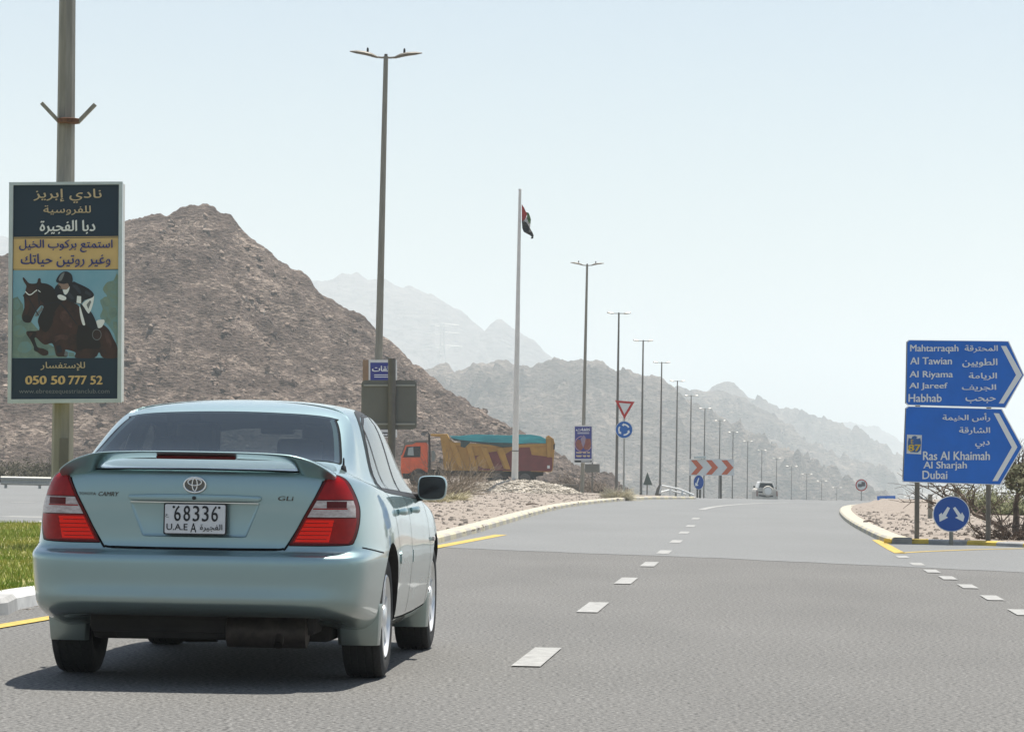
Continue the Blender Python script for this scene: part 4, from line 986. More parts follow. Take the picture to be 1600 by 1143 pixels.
ln('poster_lettering', M_pblue, [('استمتع بركوب الخيل', 92, 546, 322, 384, .03), ('وغير روتين حياتك', 100, 536, 390, 456, .03)])
b = MB()
for s, x0, x1 in (('050', 122, 226), ('50', 246, 316), ('777', 330, 420), ('52', 436, 496)): text(b, s, q4, x0, x1, 978, 1021, off=.006, bold=.035, step=.0004)
b.build('poster_lettering', M_gold, pos)
ln('poster_lettering', M_grey, [('www.ebreezequestrianclub.com', 92, 530, 1042, 1070, -.012)])
# ---- street lamps
def tube_world(mb, pts, r, n=8, flat=1.0): mb.tube(pts, r, n, flat=flat)
def lamp(kind, H, label):
    r = root('street_lamp', (0, 0, 0), label, 'street lamp', 'double-arm street lamps in a row along the road')
    mb = MB(); mb.tube([(0, 0, -1.2), (0, 0, H*.45), (0, 0, H)], [.098, .078, .05], 10); mb.build('pole', M_pole if kind == 'wing' else M_dpole, r, smooth=True)
    mb = MB()
    if kind == 'wing': mb.tube([(-.30, 0, H-.005), (-.1, 0, H-.03), (.1, 0, H-.03), (.30, 0, H-.005)], .022, 6)
    elif kind == 'box': mb.tube([(-.34, 0, H-.02), (.34, 0, H-.02)], .025, 6)
    else: mb.tube([(-.6, 0, H), (0, 0, H-.03), (.6, 0, H)], .03, 6)
    mb.tube([(0, 0, H-.08), (0, 0, H+.045)], .035, 8); mb.build('cross_arm', M_dpole, r, smooth=True)
    for s in (-1, 1):
        mb = MB()
        if kind == 'wing':
            mb.tube([(s*.14, 0, H-.035), (s*.2, 0, H-.02), (s*.30, -.0, H+.02), (s*.45, 0, H+.055), (s*.62, 0, H+.075), (s*.76, 0, H+.085)], [.03, .075, .115, .12, .10, .03], 10, flat=.33, ref=(0, 0, 1))
        elif kind == 'box':
            mb.tube([(s*.26, 0, H-.02), (s*.32, 0, H-.015), (s*.5, 0, H+.01), (s*.66, 0, H+.03), (s*.70, 0, H+.035)], [.04, .13, .15, .12, .04], 8, flat=.42, ref=(0, 0, 1))
        else:
            mb.tube([(s*.5, 0, H), (s*.6, 0, H+.0), (s*.95, 0, H+.02), (s*1.1, 0, H+.02)], [.05, .16, .16, .06], 8, flat=.45, ref=(0, 0, 1))
        h = mb.build('lamp_head', M_dpole if kind == 'wing' else M_steel, r, smooth=True)
        if kind == 'wing':
            mb = MB(); mb.lathe([(0, .022), (.05, .024), (.085, .018), (.1, .004)], (s*.385, 0, H+.078), 'z', 10); mb.build('photocell', M_blk, h, smooth=True)
    return r
LH = 10.0
proto = {k: None for k in ('wing', 'box', 'wide')}
LAMPS = [(603, 88, 68, 'wing', 'tallest street lamp, rising behind the back of the grey square sign', .4),
 (915, 413.5, 146, 'wing', 'street lamp carrying the small purple poster on its pole', 0),
 (967, 489, 190, 'box', 'street lamp standing right behind the red and white triangle sign', 0),
 (1005, 532, 224, 'box', 'street lamp just right of the triangle sign, before the grey triangular sign back', 0),
 (1034, 566, 257, 'box', 'street lamp beside the upper end of the toppled white barrier', 0),
 (1058.5, 595, 293, 'box', 'street lamp above the middle of the toppled white barrier', 0),
 (1080, 618, 328, 'box', 'street lamp at the left edge of the red chevron board', 0),
 (1101.5, 638, 362, 'box', 'street lamp behind the left half of the red chevron board', 0),
 (1125, 657, 398, 'box', 'street lamp behind the right half of the red chevron board', 0),
 (1145.5, 675, 434, 'box', 'street lamp at the right edge of the red chevron board', 0),
 (1168.5, 689, 468, 'box', 'street lamp between the chevron board and the white off-roader', 0),
 (1190.5, 703, 502, 'box', 'street lamp rising directly behind the roof of the white off-roader', 0),
 (1213.5, 716, 538, 'box', 'street lamp rising at the right side of the white off-roader', 0),
 (1237, 728, 573, 'wide', 'first of the small wide-armed lamps right of the white off-roader', 0),
 (1260.5, 740, 608, 'wide', 'second of the small wide-armed lamps right of the white off-roader', 0),
 (1284, 751, 642, 'wide', 'third of the small wide-armed lamps right of the white off-roader', 0),
 (1307.5, 761.5, 678, 'wide', 'small faint wide-armed lamp nearest to the round red-rimmed sign', 0)]
for px, py, z, kind, lab, lean in LAMPS:
    t = P(px, py, z)
    if proto[kind] is None: proto[kind] = lamp(kind, LH, lab); o = proto[kind]
    else: o = copy_tree(proto[kind]); o['label'] = lab
    o.location = (t.x, t.y, t.z-LH)
    if lean: o.location.x -= math.tan(RAD(lean))*LH; o.rotation_euler.y = RAD(lean)
# ---- two small purple posters hung on lamp poles
def small_poster(px0, py0, px1, py1, depth, label, side):
    f = Fr((px0+px1)/2, (py0+py1)/2, depth); W = px1-px0; Hh = py1-py0
    r = root('pole_poster', f((px0+px1)/2, py1), label, 'poster', 'purple posters on lamp poles')
    m = lambda u, v, o=0: f(px0+W*u, py0+Hh*v, o)
    mb = MB(); plate(mb, m, [(0, 0), (1, 0), (1, 1), (0, 1)], -.10, -.0); mb.build('light_box', M_swh, r)
    if side: mb = MB(); plate(mb, m, [(-.21, .0), (-.005, .0), (-.005, 1), (-.21, 1)], -.12, -.02); mb.build('box_side', mat('tan_side', (.30, .20, .12), .7, var=.1), r)
    mb = MB(); flat_poly(mb, m, [(.06, .035), (.95, .035), (.95, .90), (.06, .90)], .004); pz = mb.build('poster', mat('poster_purple', (.045, .045, .22), .5, col2=(.03, .05, .28), scale=3), r)
    mb = MB(); flat_poly(mb, m, [(.04, .935), (.95, .935), (.95, .99), (.04, .99)], .004); mb.build('poster_footer', M_ink, r)
    mb = MB(); text(mb, 'كلقات', m, .12, .88, .075, .15, off=.008, bold=.03, step=.0005); text(mb, 'الشارقة الطويين دبي', m, .2, .8, .185, .215, off=.008, bold=.02, step=.0005) if False else None
    for v in (.19, .215): flat_poly(mb, m, [(.2, v), (.82, v), (.82, v+.010), (.2, v+.010)], .008)
    mb.build('poster_lettering', M_pwh, pz)
    mb = MB(); flat_poly(mb, m, [(.10, .46), (.22, .37), (.36, .40), (.45, .50), (.62, .36), (.88, .36), (.92, .50), (.88, .63), (.62, .66), (.5, .60), (.36, .68), (.2, .63), (.12, .56)], .007); mb.build('picture', mat('poster_red', (.22, .05, .05), .5, col2=(.30, .12, .07), scale=9), pz)
    mb = MB(); flat_poly(mb, m, [(.36, .36), (.52, .26), (.64, .33), (.58, .50), (.50, .60), (.42, .50)], .009); mb.build('picture', mat('poster_lilac', (.20, .18, .32), .5, col2=(.33, .25, .30), scale=9), pz)
    mb = MB()
    for k in range(14):
        a0, a1 = RAD(100+17*k), RAD(100+17*(k+1)); e = lambda a, q: (.5+.46*q*math.cos(a), .5-.20*q*math.sin(a)*1.1)
        mb.poly([m(*e(a0, 1), .010), m(*e(a1, 1), .010), m(*e(a1, .93), .010), m(*e(a0, .93), .010)])
    mb.build('picture_ring', mat('poster_pink', (.55, .35, .38), .5), pz)
    mb = MB(); text(mb, 'الصيف الجديد', m, .12, .86, .70, .75, off=.008, bold=.02, step=.0005) if False else None
    for v0, v1 in ((.715, .75), (.80, .845)):
        for a0, a1 in ((.12, .42), (.47, .66), (.70, .86)): flat_poly(mb, m, [(a0, v0), (a1, v0), (a1, v0+.018), (a1-.03, v1), (a0+.06, v1), (a0, v0+.02)], .008)
    mb.build('poster_lettering', M_pgold, pz)
    mb = MB()
    for k in range(9): flat_poly(mb, m, [(.40+.055*k, .95), (.44+.055*k, .95), (.44+.055*k, .977), (.40+.055*k, .977)], .008)
    mb.build('footer_lettering', M_pwh, r)
    return r
small_poster(576, 562, 620, 683, 67.6, 'purple poster mostly hidden behind the back of the grey sign beside the car', True)
small_poster(896.5, 664, 926, 722.5, 145.6, 'purple poster with a reddish picture on the second lamp pole, right of the dump truck', False)
# ---- back of a grey road sign beside the car
f = Fr(610, 630, 46); bp_ = P(612, 838, 46); bp_.z = vz(bp_.x, bp_.y)
r = root('traffic_sign', bp_, 'back of a square grey road sign on a dark post just beyond the car', 'traffic sign')
mb = MB(); plate(mb, f, rrect(564.5, 593.5, 651, 670.5, 7), -.035, -.03); mb.build('sign_panel', M_sback, r)
mb = MB()
for y in (601.5, 662): plate(mb, f, [(568, y-1.2), (648.5, y-1.2), (648.5, y+1.4), (568, y+1.4)], -.028, -.004)
mb.build('rail', mat('rail_steel', (.36, .36, .33), .5, .4), r)
mb = MB(); a_, b2 = f(612.5, 560), bp_; a_ = Vector((a_.x, a_.y-.0, a_.z)); mb.tube([b2+Vector((0, .05, -.1)), a_+Vector((0, .05, 0))], [.055, .055], 12); mb.build('post', M_dpole, r, smooth=True).location.y -= .09
# ---- flagpole with flag
f = Fr(808, 520, 135); fb = f(804.3, 747)
r = root('flagpole', fb, 'tall white flagpole rising from the mound of pale stones', 'flagpole')
mb = MB(); t_ = f(812.5, 297); mb.tube([fb-Vector((0, 0, .8)), fb+(t_-fb)*.4, t_], [.150, .108, .058], 14); mb.tube([t_, t_+Vector((0, 0, .05))], [.075, .06], 12); mb.build('pole', M_wpole, r, smooth=True)
mb = MB(); c_ = fb+(t_-fb)*.095; mb.tube([c_-Vector((0, 0, .02)), c_+Vector((0, 0, .02))], .152, 14); mb.build('collar', M_dpole, r, smooth=True)
q5 = lambda x, y, o=0: f(780+x/4.7625, 280+y/4.7625, o)
fl_ = root('flag', q5(168, 260), 'limp red, green, white and black flag hanging beside the top of the white pole', 'flag')
def cloth(name, pts, m, o):
    b = MB(); base = len(b.v)
    for x, y in pts: b.pt(q5(x, y, o+.10*math.sin(x*.11+y*.03)))
    n = len(pts)
    for x, y in pts: b.pt(q5(x, y, o-.03+.10*math.sin(x*.11+y*.03)))
    for t in tessellate_polygon([[Vector((x, y, 0)) for x, y in pts]]): b.face([base+j for j in t]); b.face([base+n+j for j in t])
    for i in range(n): b.face((base+i, base+(i+1) % n, base+n+(i+1) % n, base+n+i))
    b.build(name, m, fl_)
cloth('red_band', [(168, 184), (186, 214), (200, 243), (207, 262), (198, 288), (182, 308), (168, 318)], mat('flag_red', (.42, .035, .03), .8), .0)
cloth('green_band', [(200, 243), (220, 252), (230, 280), (236, 300), (233, 332), (216, 318), (206, 285), (207, 262)], mat('flag_green', (.06, .14, .035), .8), .06)
cloth('white_band', [(205, 280), (216, 318), (233, 332), (230, 362), (214, 340), (200, 322), (182, 308), (198, 290)], mat('flag_white', (.62, .60, .56), .8), .03)
cloth('black_band', [(168, 312), (182, 308), (200, 322), (216, 342), (228, 362), (246, 395), (256, 418), (254, 438), (243, 446), (234, 438), (242, 432), (232, 420), (205, 405), (182, 392), (172, 365)], mat('flag_black', (.012, .010, .009), .8), .09)
# ---- yield and roundabout signs on one post
f = Fr(975, 660, 113); bz = f(974.5, 771)
r = root('traffic_sign', bz, 'red and white triangle over a round blue roundabout sign on one slim post', 'traffic sign')
mb = MB(); mb.tube([bz-Vector((0, 0, .1)), f(976, 632)], .035, 10); mb.build('post', M_steel, r, smooth=True).location.y += .06
mb = MB(); plate(mb, f, [(961, 625), (991.5, 627.5), (975.5, 654.5)], .0, .02); yp = mb.build('yield_panel', M_sred, r)
mb = MB(); flat_poly(mb, f, [(967, 629), (985.5, 630.5), (975.6, 647)], .026); mb.build('yield_face', M_swh, yp)
mb = MB(); plate(mb, f, circ(975, 671, 13.6), .0, .02); dp = mb.build('round_panel', M_swh, r)
mb = MB(); flat_poly(mb, f, circ(975, 671, 12.9), .026); mb.build('blue_face', mat('sign_mid_blue', (.012, .13, .45), .4), dp)
mb = MB()
for a0 in (25, 145, 265):
    for k in range(6):
        t0, t1 = RAD(a0+11*k), RAD(a0+11*(k+1)); e = lambda a, q: (975+q*math.cos(a), 671-q*math.sin(a))
        mb.poly([f(*e(t0, 9.3), .031), f(*e(t1, 9.3), .031), f(*e(t1, 6.9), .031), f(*e(t0, 6.9), .031)])
    t1 = RAD(a0+66); t2 = RAD(a0+92); mb.poly([f(*e(t1, 10.6), .031), f(*e(t2, 8), .031), f(*e(t1, 5.4), .031)])
mb.build('arrow_ring', M_sgrey, dp)
# ---- small sign backs
f = Fr(926, 730, 150); r = root('traffic_sign', f(925, 766), 'small grey rectangular sign back seen behind the pole with the second purple poster', 'traffic sign')
mb = MB(); plate(mb, f, [(914, 724.5), (937, 724.5), (937, 737.5), (914, 737.5)], 0, .02); mb.build('sign_panel', M_sback, r)
mb = MB(); mb.tube([f(925, 768), f(926, 716)], .032, 8); mb.build('post', M_dpole, r, smooth=True).location.y += .06
f = Fr(1012, 750, 160); r = root('traffic_sign', f(1011, 776), 'small grey-green triangular sign back right of the triangle sign', 'traffic sign')
mb = MB(); plate(mb, f, [(1011.5, 737), (1005, 757), (1019.5, 757.5)], 0, .02); mb.build('sign_panel', mat('sign_back_green', (.10, .13, .11), .6, .2), r)
mb = MB(); mb.tube([f(1011, 778), f(1011.5, 740)], .03, 8); mb.build('post', M_dpole, r, smooth=True).location.y += .06
# ---- toppled barrier
f = Fr(1055, 768, 148); r = root('crash_barrier', f(1055, 775), 'toppled white tubular barrier lying along the left kerb', 'barrier')
mb = MB(); mb.tube([f(1034, 758.5), f(1060, 763.5), f(1084, 773)], .045, 8); mb.tube([f(1031, 769), f(1046, 765.5, -.6), f(1072, 772, -.6)], .04, 8); mb.build('rail', M_swh, r, smooth=True)
mb = MB()
for a, b in (((1034, 758), (1030.5, 771)), ((1048, 761), (1047, 771)), ((1066, 766), (1066, 774))): mb.tube([f(*a), f(*b)], .045, 8)
mb.build('barrier_post', M_swh, r, smooth=True)
f = Fr(1029, 765, 150); r2 = root('bollard', f(1028, 773), 'stubby dark leaning bollard at the upper end of the toppled barrier', 'bollard')
mb = MB(); mb.tube([f(1026.5, 774), f(1029, 764), f(1032, 757)], [.11, .10, .07], 10); mb.build('bollard_post', M_dpole, r2, smooth=True)
# ---- chevron board with its lamp and the keep-left disc
f = Fr(1112, 730, 165); r = root('traffic_sign', f(1112, 778), 'wide white board with three orange-red chevrons and a strip lamp on top', 'chevron board')
mb = MB(); plate(mb, f, [(1077.5, 717), (1147, 717), (1147, 742.5), (1077.5, 742.5)], -.06, 0); pn = mb.build('sign_panel', M_swh, r)
mb = MB()
for x in (1079.5, 1103, 1127): flat_poly(mb, f, [(x, 718.5), (x+9, 718.5), (x+19, 730), (x+9, 741), (x, 741), (x+9.5, 730)], .01)
mb.build('chevron', M_sor, pn)
mb = MB(); plate(mb, f, [(1084, 713), (1103, 712.3), (1103, 715.3), (1084, 716)], .02, .25); mb.build('strip_lamp', M_fr, r, bevel=.01)
mb = MB(); plate(mb, f, [(1096, 716), (1097, 716), (1097, 717.4), (1096, 717.4)], .0, .1); mb.build('lamp_bracket', M_dpole, r)
for x in (1094, 1126.5):
    mb = MB(); mb.tube([f(x, 780), f(x, 742)], .055, 8); mb.build('post', M_dpole, r, smooth=True).location.y += .1
f = Fr(1092, 753, 158); r = root('traffic_sign', f(1092, 776), 'small round blue keep-left sign under the chevron board', 'traffic sign')
mb = MB(); plate(mb, f, circ(1091.7, 753, 8.4, 11.6), -.02, 0); dp = mb.build('round_panel', M_swh, r)
mb = MB(); flat_poly(mb, f, circ(1091.7, 753, 7.7, 10.9), .006); mb.build('blue_face', M_sblue2, dp)
mb = MB(); flat_poly(mb, f, [(1091, 746), (1092.6, 747), (1089.5, 756), (1091.5, 758), (1086.5, 759), (1086, 753.5), (1087.8, 755)], .012); mb.build('arrow', M_sgrey, dp)
mb = MB(); mb.tube([f(1089.5, 777), f(1089.5, 764)], .045, 8); mb.build('post', M_dpole, r, smooth=True)
# ---- far round sign and far blue sign
f = Fr(1346, 758, 200); r = root('traffic_sign', f(1346, 790), 'small round white sign with a red rim and dark vehicle symbol up the road', 'traffic sign')
mb = MB(); plate(mb, f, circ(1346, 757.5, 9.3), -.02, 0); dp = mb.build('round_panel', M_sred, r)
mb = MB(); flat_poly(mb, f, circ(1346, 757.5, 7.6), .006); mb.build('white_face', M_swh, dp)
mb = MB(); flat_poly(mb, f, [(1340.5, 755.5), (1346, 755.5), (1346, 752.5), (1351.5, 752.5), (1352, 759), (1347, 759.5), (1346, 760.5), (1340.5, 760.5)], .012); mb.build('vehicle_symbol', mat('symbol_dark', (.12, .11, .11), .6), dp)
mb = MB(); mb.tube([f(1346, 794), f(1346, 760)], .035, 8); mb.build('post', M_steel, r, smooth=True).location.y += .06
f = Fr(1385, 780, 210); r = root('direction_sign', f(1385, 790), 'low plain blue sign panel far off above the crest of the road', 'direction sign')
mb = MB(); plate(mb, f, [(1370.5, 774.5), (1399, 774), (1399.5, 786.5), (1371, 786.5)], -.03, 0); pn = mb.build('sign_panel', M_sblue, r)
mb = MB()
for x0, x1, y in ((1373, 1383, 777.5), (1386, 1396, 777.5), (1374, 1384, 781.5), (1387, 1397, 781.5)): flat_poly(mb, f, [(x0, y), (x1, y), (x1, y+1.3), (x0, y+1.3)], .01)
mb.build('sign_lines', mat('sign_pale_lines', (.25, .40, .60), .5), pn)
mb = MB()
for x in (1376, 1394): mb.tube([f(x, 800), f(x, 780)], .06, 8)
mb.build('post', M_steel, r, smooth=True).location.y += .1
# ---- big blue direction sign
DZ = 51.5
f = Fr(1500, 640, DZ, yaw=RAD(2)); base = P(1490, 838, DZ); base.z = vz(base.x, base.y)
r = root('direction_sign', base, 'large blue direction sign of two arrow-shaped boards with white place names', 'direction sign')
q6 = lambda x, y, o=0: f(1390+x/3.1762, 510+y/3.175, o)
def shrink2(pts, d):
    c = (sum(p[0] for p in pts)/len(pts), sum(p[1] for p in pts)/len(pts)); out = []
    for x, y in pts:
        L = math.hypot(x-c[0], y-c[1]); out.append((x-(x-c[0])/L*d, y-(y-c[1])/L*d))
    return out
UP = [(84, 75), (94, 66), (592, 72), (668, 240), (576, 403), (90, 390), (78, 380)]
LO = [(78, 404), (92, 394), (558, 408), (661, 597), (551, 785), (64, 770), (64, 758)]
for k, (pts, chev) in enumerate(((UP, [(552, 96), (578, 96), (658, 240), (566, 381), (541, 381), (627, 240)]), (LO, [(516, 429), (543, 430), (634, 597), (536, 765), (510, 765), (606, 598)]))):
    mb = MB(); plate(mb, q6, pts, -.03, 0); pn = mb.build('arrow_board', M_sgrey, r)
    mb = MB(); flat_poly(mb, q6, shrink2(pts, 5.5), .004); mb.build('blue_face', M_sblue, pn)
    mb = MB(); flat_poly(mb, q6, chev, .008); mb.build('chevron', M_sgrey, pn)
    mb = MB(); flat_poly(mb, q6, [(pts[0][0]-1, pts[0][1]), (pts[0][0]+3, pts[0][1]), (pts[-1][0]+3, pts[-1][1]), (pts[-1][0]-1, pts[-1][1])], .006)
    mb.build('edge_rim', M_sback, pn)
    T = [('Mahtarraqah', 101, 341, 90, 134), ('المحترقة', 372, 536, 92, 130), ('Al Tawian', 101, 309, 152, 188), ('الطويين', 360, 534, 158, 202), ('Al Riyama', 98, 314, 220, 262), ('الريامة', 392, 532, 228, 266), ('Al Jareef', 97, 287, 278, 315), ('الجريف', 358, 528, 286, 322), ('Habhab', 93, 258, 334, 374), ('حبحب', 376, 526, 350, 380)] if k == 0 else \
        [('رأس الخيمة', 262, 498, 428, 472), ('الشارقة', 344, 498, 498, 536), ('دبي', 424, 496, 566, 604), ('Ras Al Khaimah', 165, 497, 618, 662), ('Al Sharjah', 167, 383, 668, 714), ('Dubai', 162, 286, 714, 756)]
    for s, x0, x1, yt, yb in T: mb = MB(); text(mb, s, q6, x0, x1, yt, yb, off=.009, bold=.02, step=.0004); mb.build('place_name', M_sgrey, pn)
    if k == 1:
        mb = MB(); flat_poly(mb, q6, [(86, 535), (160, 538), (156, 633), (84, 629)], .008); sh = mb.build('route_shield', M_swh, pn)
        mb = MB(); flat_poly(mb, q6, [(90, 575), (94, 552), (108, 556), (112, 545), (126, 541), (138, 548), (132, 553), (138, 556), (152, 552), (156, 575), (152, 612), (140, 624), (104, 622), (91, 610)], .012); mb.build('shield_shape', mat('shield_blue', (.03, .12, .34), .5), sh)
        mb = MB(); text(mb, 'E', q6, 105, 117, 560, 580, off=.016, bold=.01, step=.0004); text(mb, '87', q6, 91, 154, 584, 618, off=.016, bold=.03, step=.0004); mb.build('route_number', M_yink, sh)
for x0, xt in ((1432.5, 1434.5), (1544, 1545.5)):
    mb = MB(); b_ = P(x0, 840, DZ+.12); b_.z = vz(b_.x, b_.y)-.1; t_ = P(xt, 560, DZ+.12); mb.tube([b_, t_], .040, 10); mb.build('post', M_dpole, r, smooth=True)
# ---- round blue sign with two arrows
f = Fr(1487, 803, 50.6); base = P(1487, 840, 50.6); base.z = vz(base.x, base.y)
r = root('traffic_sign', base, 'round dark blue sign with two white arrows pointing down and apart, at the kerb', 'traffic sign')
q8 = lambda x, y, o=0: f(1430+x/7.141, 700+y/7.144, o)
mb = MB(); plate(mb, q8, circ(404, 732, 207, 200, 48), -.02, 0); dp = mb.build('round_panel', M_sgrey, r, smooth=True, angle=30)
mb = MB(); flat_poly(mb, q8, circ(404, 732, 198, 192, 48), .004); mb.build('blue_face', M_sblue2, dp)
for A in ([(360, 652), (388, 666), (343, 756), (366, 772), (272, 818), (264, 742), (292, 718), (302, 738)], [(420, 668), (446, 652), (510, 738), (522, 712), (550, 762), (535, 818), (444, 772), (476, 758)]):
    mb = MB(); flat_poly(mb, q8, A, .008); mb.build('arrow', M_sgrey, dp)
mb = MB(); mb.tube([base-Vector((0, 0, .1)), f(1487, 800)], .032, 10); mb.build('post', M_pole, r, smooth=True).location.y += .055
# ---- small posts on the island
for x, y0, y1, z, lab in ((1453.5, 771.5, 788, 75, 'short grey marker post left of the round sign with two arrows'), (1494, 765, 786, 80, 'short grey marker post with a cross piece above the round sign with two arrows')):
    f = Fr(x, y0, z); b_ = f(x, 792); b_.z = min(b_.z, gz(b_.x, b_.y)+.2); r = root('marker_post', b_, lab, 'post', 'short marker posts on the gravel')
    mb = MB(); mb.tube([b_-Vector((0, 0, .2)), f(x, y0)], .055, 8); mb.build('post_shaft', M_pole, r, smooth=True)
    if z == 80: mb = MB(); mb.tube([f(x-5, y0+2), f(x+7, y0+1)], .02, 6); mb.build('cross_piece', M_dpole, r, smooth=True)
# ---- guard rail across the far carriageway
f = Fr(35, 750, 122); r = root('guard_rail', f(35, 765), 'galvanised guard rail running behind the far carriageway at the left edge', 'guard rail')
mb = MB(); prof = [(0, .16), (-.05, .12), (-.05, .06), (0, .02), (0, -.02), (-.05, -.06), (-.05, -.12), (0, -.16)]
A = [f(3, 748.5), f(-60, 746)]; e0, e1 = f(1, 750.2), f(330, 757)
for a, b in zip(prof, prof[1:]): mb.poly([e0+Vector((0, a[0], a[1])), e1+Vector((0, a[0], a[1])), e1+Vector((0, b[0], b[1])), e0+Vector((0, b[0], b[1]))])
mb.build('rail', M_steel, r, smooth=True)
for x in (9, 62, 115, 168, 221, 274):
    mb = MB(); t_ = f(x, 750.2+.0207*(x-1)); mb.box((t_.x, t_.y+.06, (t_.z+.1-.15)/2), (.10, .1, t_.z+.25)); mb.build('rail_post', M_steel, r)
# ---- low dark fence behind the second lamp
f = Fr(880, 758, 152); r = root('railing', f(880, 767), 'low dark railing on the verge left of the second lamp pole', 'railing')
mb = MB()
for y in (757, 764): mb.tube([f(866, y-.3), f(904, y+.3)], .03, 6)
mb.build('rail', M_dpole, r)
mb = MB()
for k in range(20): mb.tube([f(866+2*k, 756.5), f(866+2*k, 768)], .02, 5)
mb.build('baluster', M_dpole, r)['kind'] = 'stuff'
# ---- pylon in the haze
f = Fr(690, 540, 3300); r = root('power_pylon', f(690, 600), 'faint lattice power pylon standing in the haze left of the flagpole', 'pylon')
mb = MB(); R_ = .25
def lat(a, b, wd=R_): mb.tube([f(*a), f(*b)], wd, 4)
for s in (-1, 1): lat((691+s*10.5, 600), (691+s*3.2, 545), .4); lat((691+s*3.2, 545), (691+s*2.6, 507), .4)
for k in range(7):
    y0 = 600-8*k; y1 = y0-8; w0 = 3.2+7.3*max(0, (y0-545)/55); w1 = 3.2+7.3*max(0, (y1-545)/55)
    lat((691-w0, y0), (691+w1, y1), .2); lat((691+w0, y0), (691-w1, y1), .2)
for k in range(5):
    y0 = 545-8*k; lat((688, y0), (694, y0-8), .2); lat((694, y0), (688, y0-8), .2)
mb.build('lattice_tower', M_steel, r)
for y, hw in ((540.5, 31), (520, 27), (507, 26)):
    mb = MB()
    for s in (-1, 1): lat((691, y-2), (691+s*hw, y+1), .3); lat((691, y+2.5), (691+s*hw, y+1), .3)
    mb.build('cross_arm', M_steel, r)
# ================================================================ vehicles far off, mound, plants, stones
M_or = mat('truck_orange', (.68, .10, .022), .45, var=.14, scale=2)
M_tyl = mat('tipper_yellow', (.42, .225, .036), .6, var=.12, scale=1.8)
M_mar = mat('tipper_maroon', (.17, .032, .030), .65, var=.15, scale=1.8)
M_tarp = mat('tarpaulin', (.05, .44, .47), .7, col2=(.025, .26, .30), scale=1.2, stretch=(.5, 1, 3))
M_tarpd = mat('tarpaulin_dark', (.03, .06, .055), .8, var=.2)
TZ = 186.0
tf = Fr(745, 720, TZ-1.2); T = lambda x, y, o=0.0: tf(610+x/5.926, 660+y/5.926, o)
tr = root('dump_truck', T(800, 555), 'orange-cabbed dump truck with yellow and maroon tipper and teal tarpaulin, behind the flagpole', 'truck')
def tp(name, m, pts, o0, o1, parent=tr, bevel=0.0):
    b = MB(); plate(b, T, pts, o1, o0); return b.build(name, m, parent, bevel=bevel)
cab = tp('cab', M_or, [(98, 300), (130, 212), (150, 182), (330, 182), (346, 200), (346, 470), (300, 470), (285, 425), (235, 425), (205, 470), (185, 500), (110, 500), (95, 430)], 0, -2.3, bevel=.06)
tp('windscreen', M_sglass, [(97, 300), (132, 205), (140, 207), (106, 302)], .012, -2.2, cab)
tp('side_window', M_glass, [(118, 318), (152, 222), (280, 218), (278, 316)], .015, -.02, cab)
tp('window_pane', mat('pale_pane', (.30, .34, .34), .15), [(158, 300), (168, 232), (212, 224), (216, 304)], .03, .0, cab)
tp('seat_back', M_blk, [(216, 306), (214, 236), (238, 224), (258, 232), (262, 306)], .034, .0, cab)
tp('roof_visor', M_dpole, [(118, 205), (150, 176), (205, 172), (235, 160), (350, 158), (350, 182), (240, 182), (205, 200), (135, 210)], .03, -2.3, cab, bevel=.03)
tp('door_line', M_seam, [(106, 318), (282, 318), (282, 321), (106, 321)], .012, 0, cab)
tp('wheel_arch', M_under, [(190, 500), (212, 450), (245, 428), (285, 428), (310, 460), (318, 500)], .012, -.2, cab)
tp('step', M_under, [(110, 470), (180, 470), (176, 520), (118, 520)], .02, -.3, cab)
tp('exhaust_stack', M_under, [(340, 78), (352, 92), (366, 110), (374, 330), (372, 460), (345, 460), (352, 330), (350, 110)], -.1, -.5)
tp('air_tank', mat('tank_grey', (.28, .30, .29), .5, .3), [(376, 260), (400, 255), (416, 290), (410, 350), (380, 360)], -.4, -1.6)
ch = tp('chassis', M_under, [(330, 430), (1420, 450), (1415, 490), (1350, 500), (330, 490)], -.5, -1.7)
tp('side_guard', M_under, [(430, 400), (500, 440), (860, 440), (840, 500), (520, 490), (440, 470)], -.1, -.5)
tb = tp('tipper_body', M_tyl, [(372, 104), (525, 103), (545, 150), (590, 182), (900, 196), (1180, 198), (1440, 192), (1442, 130), (1465, 116), (1512, 150), (1524, 205), (1505, 432), (1490, 456), (495, 442), (486, 300), (460, 128), (372, 122)], 0, -2.4, bevel=.03)
tp('maroon_panel', M_mar, [(1062, 292), (1110, 262), (1200, 232), (1290, 228), (1308, 298), (1420, 310), (1500, 322), (1500, 430), (1486, 450), (800, 440), (815, 400), (870, 424), (1100, 428)], .02, 0, tb)
tp('maroon_panel', M_mar, [(905, 275), (985, 265), (1050, 425), (955, 425)], .02, 0, tb)
tp('maroon_panel', M_mar, [(765, 310), (830, 300), (800, 315), (785, 380)], .02, 0, tb)
tp('yellow_patch', M_tyl, [(1300, 262), (1340, 232), (1440, 238), (1438, 310), (1390, 290), (1340, 300)], .03, 0, tb)
for a in ([(540, 170), (596, 186), (640, 300), (690, 436), (640, 436), (585, 300)], [(695, 205), (750, 200), (812, 432), (765, 432)], [(830, 222), (888, 226), (968, 432), (922, 432)], [(985, 234), (1045, 232), (1112, 432), (1066, 432)], [(1440, 140), (1488, 140), (1482, 320), (1450, 320)]):
    tp('tipper_rib', M_tyl, a, .14, 0, tb, bevel=.02)
tp('top_rail', M_tyl, [(560, 182), (900, 200), (1180, 202), (1440, 194), (1440, 214), (1180, 224), (900, 224), (570, 208)], .12, 0, tb, bevel=.02)
tp('reflector_plate', M_swh, [(1452, 396), (1476, 396), (1476, 424), (1452, 424)], .04, 0, tb)
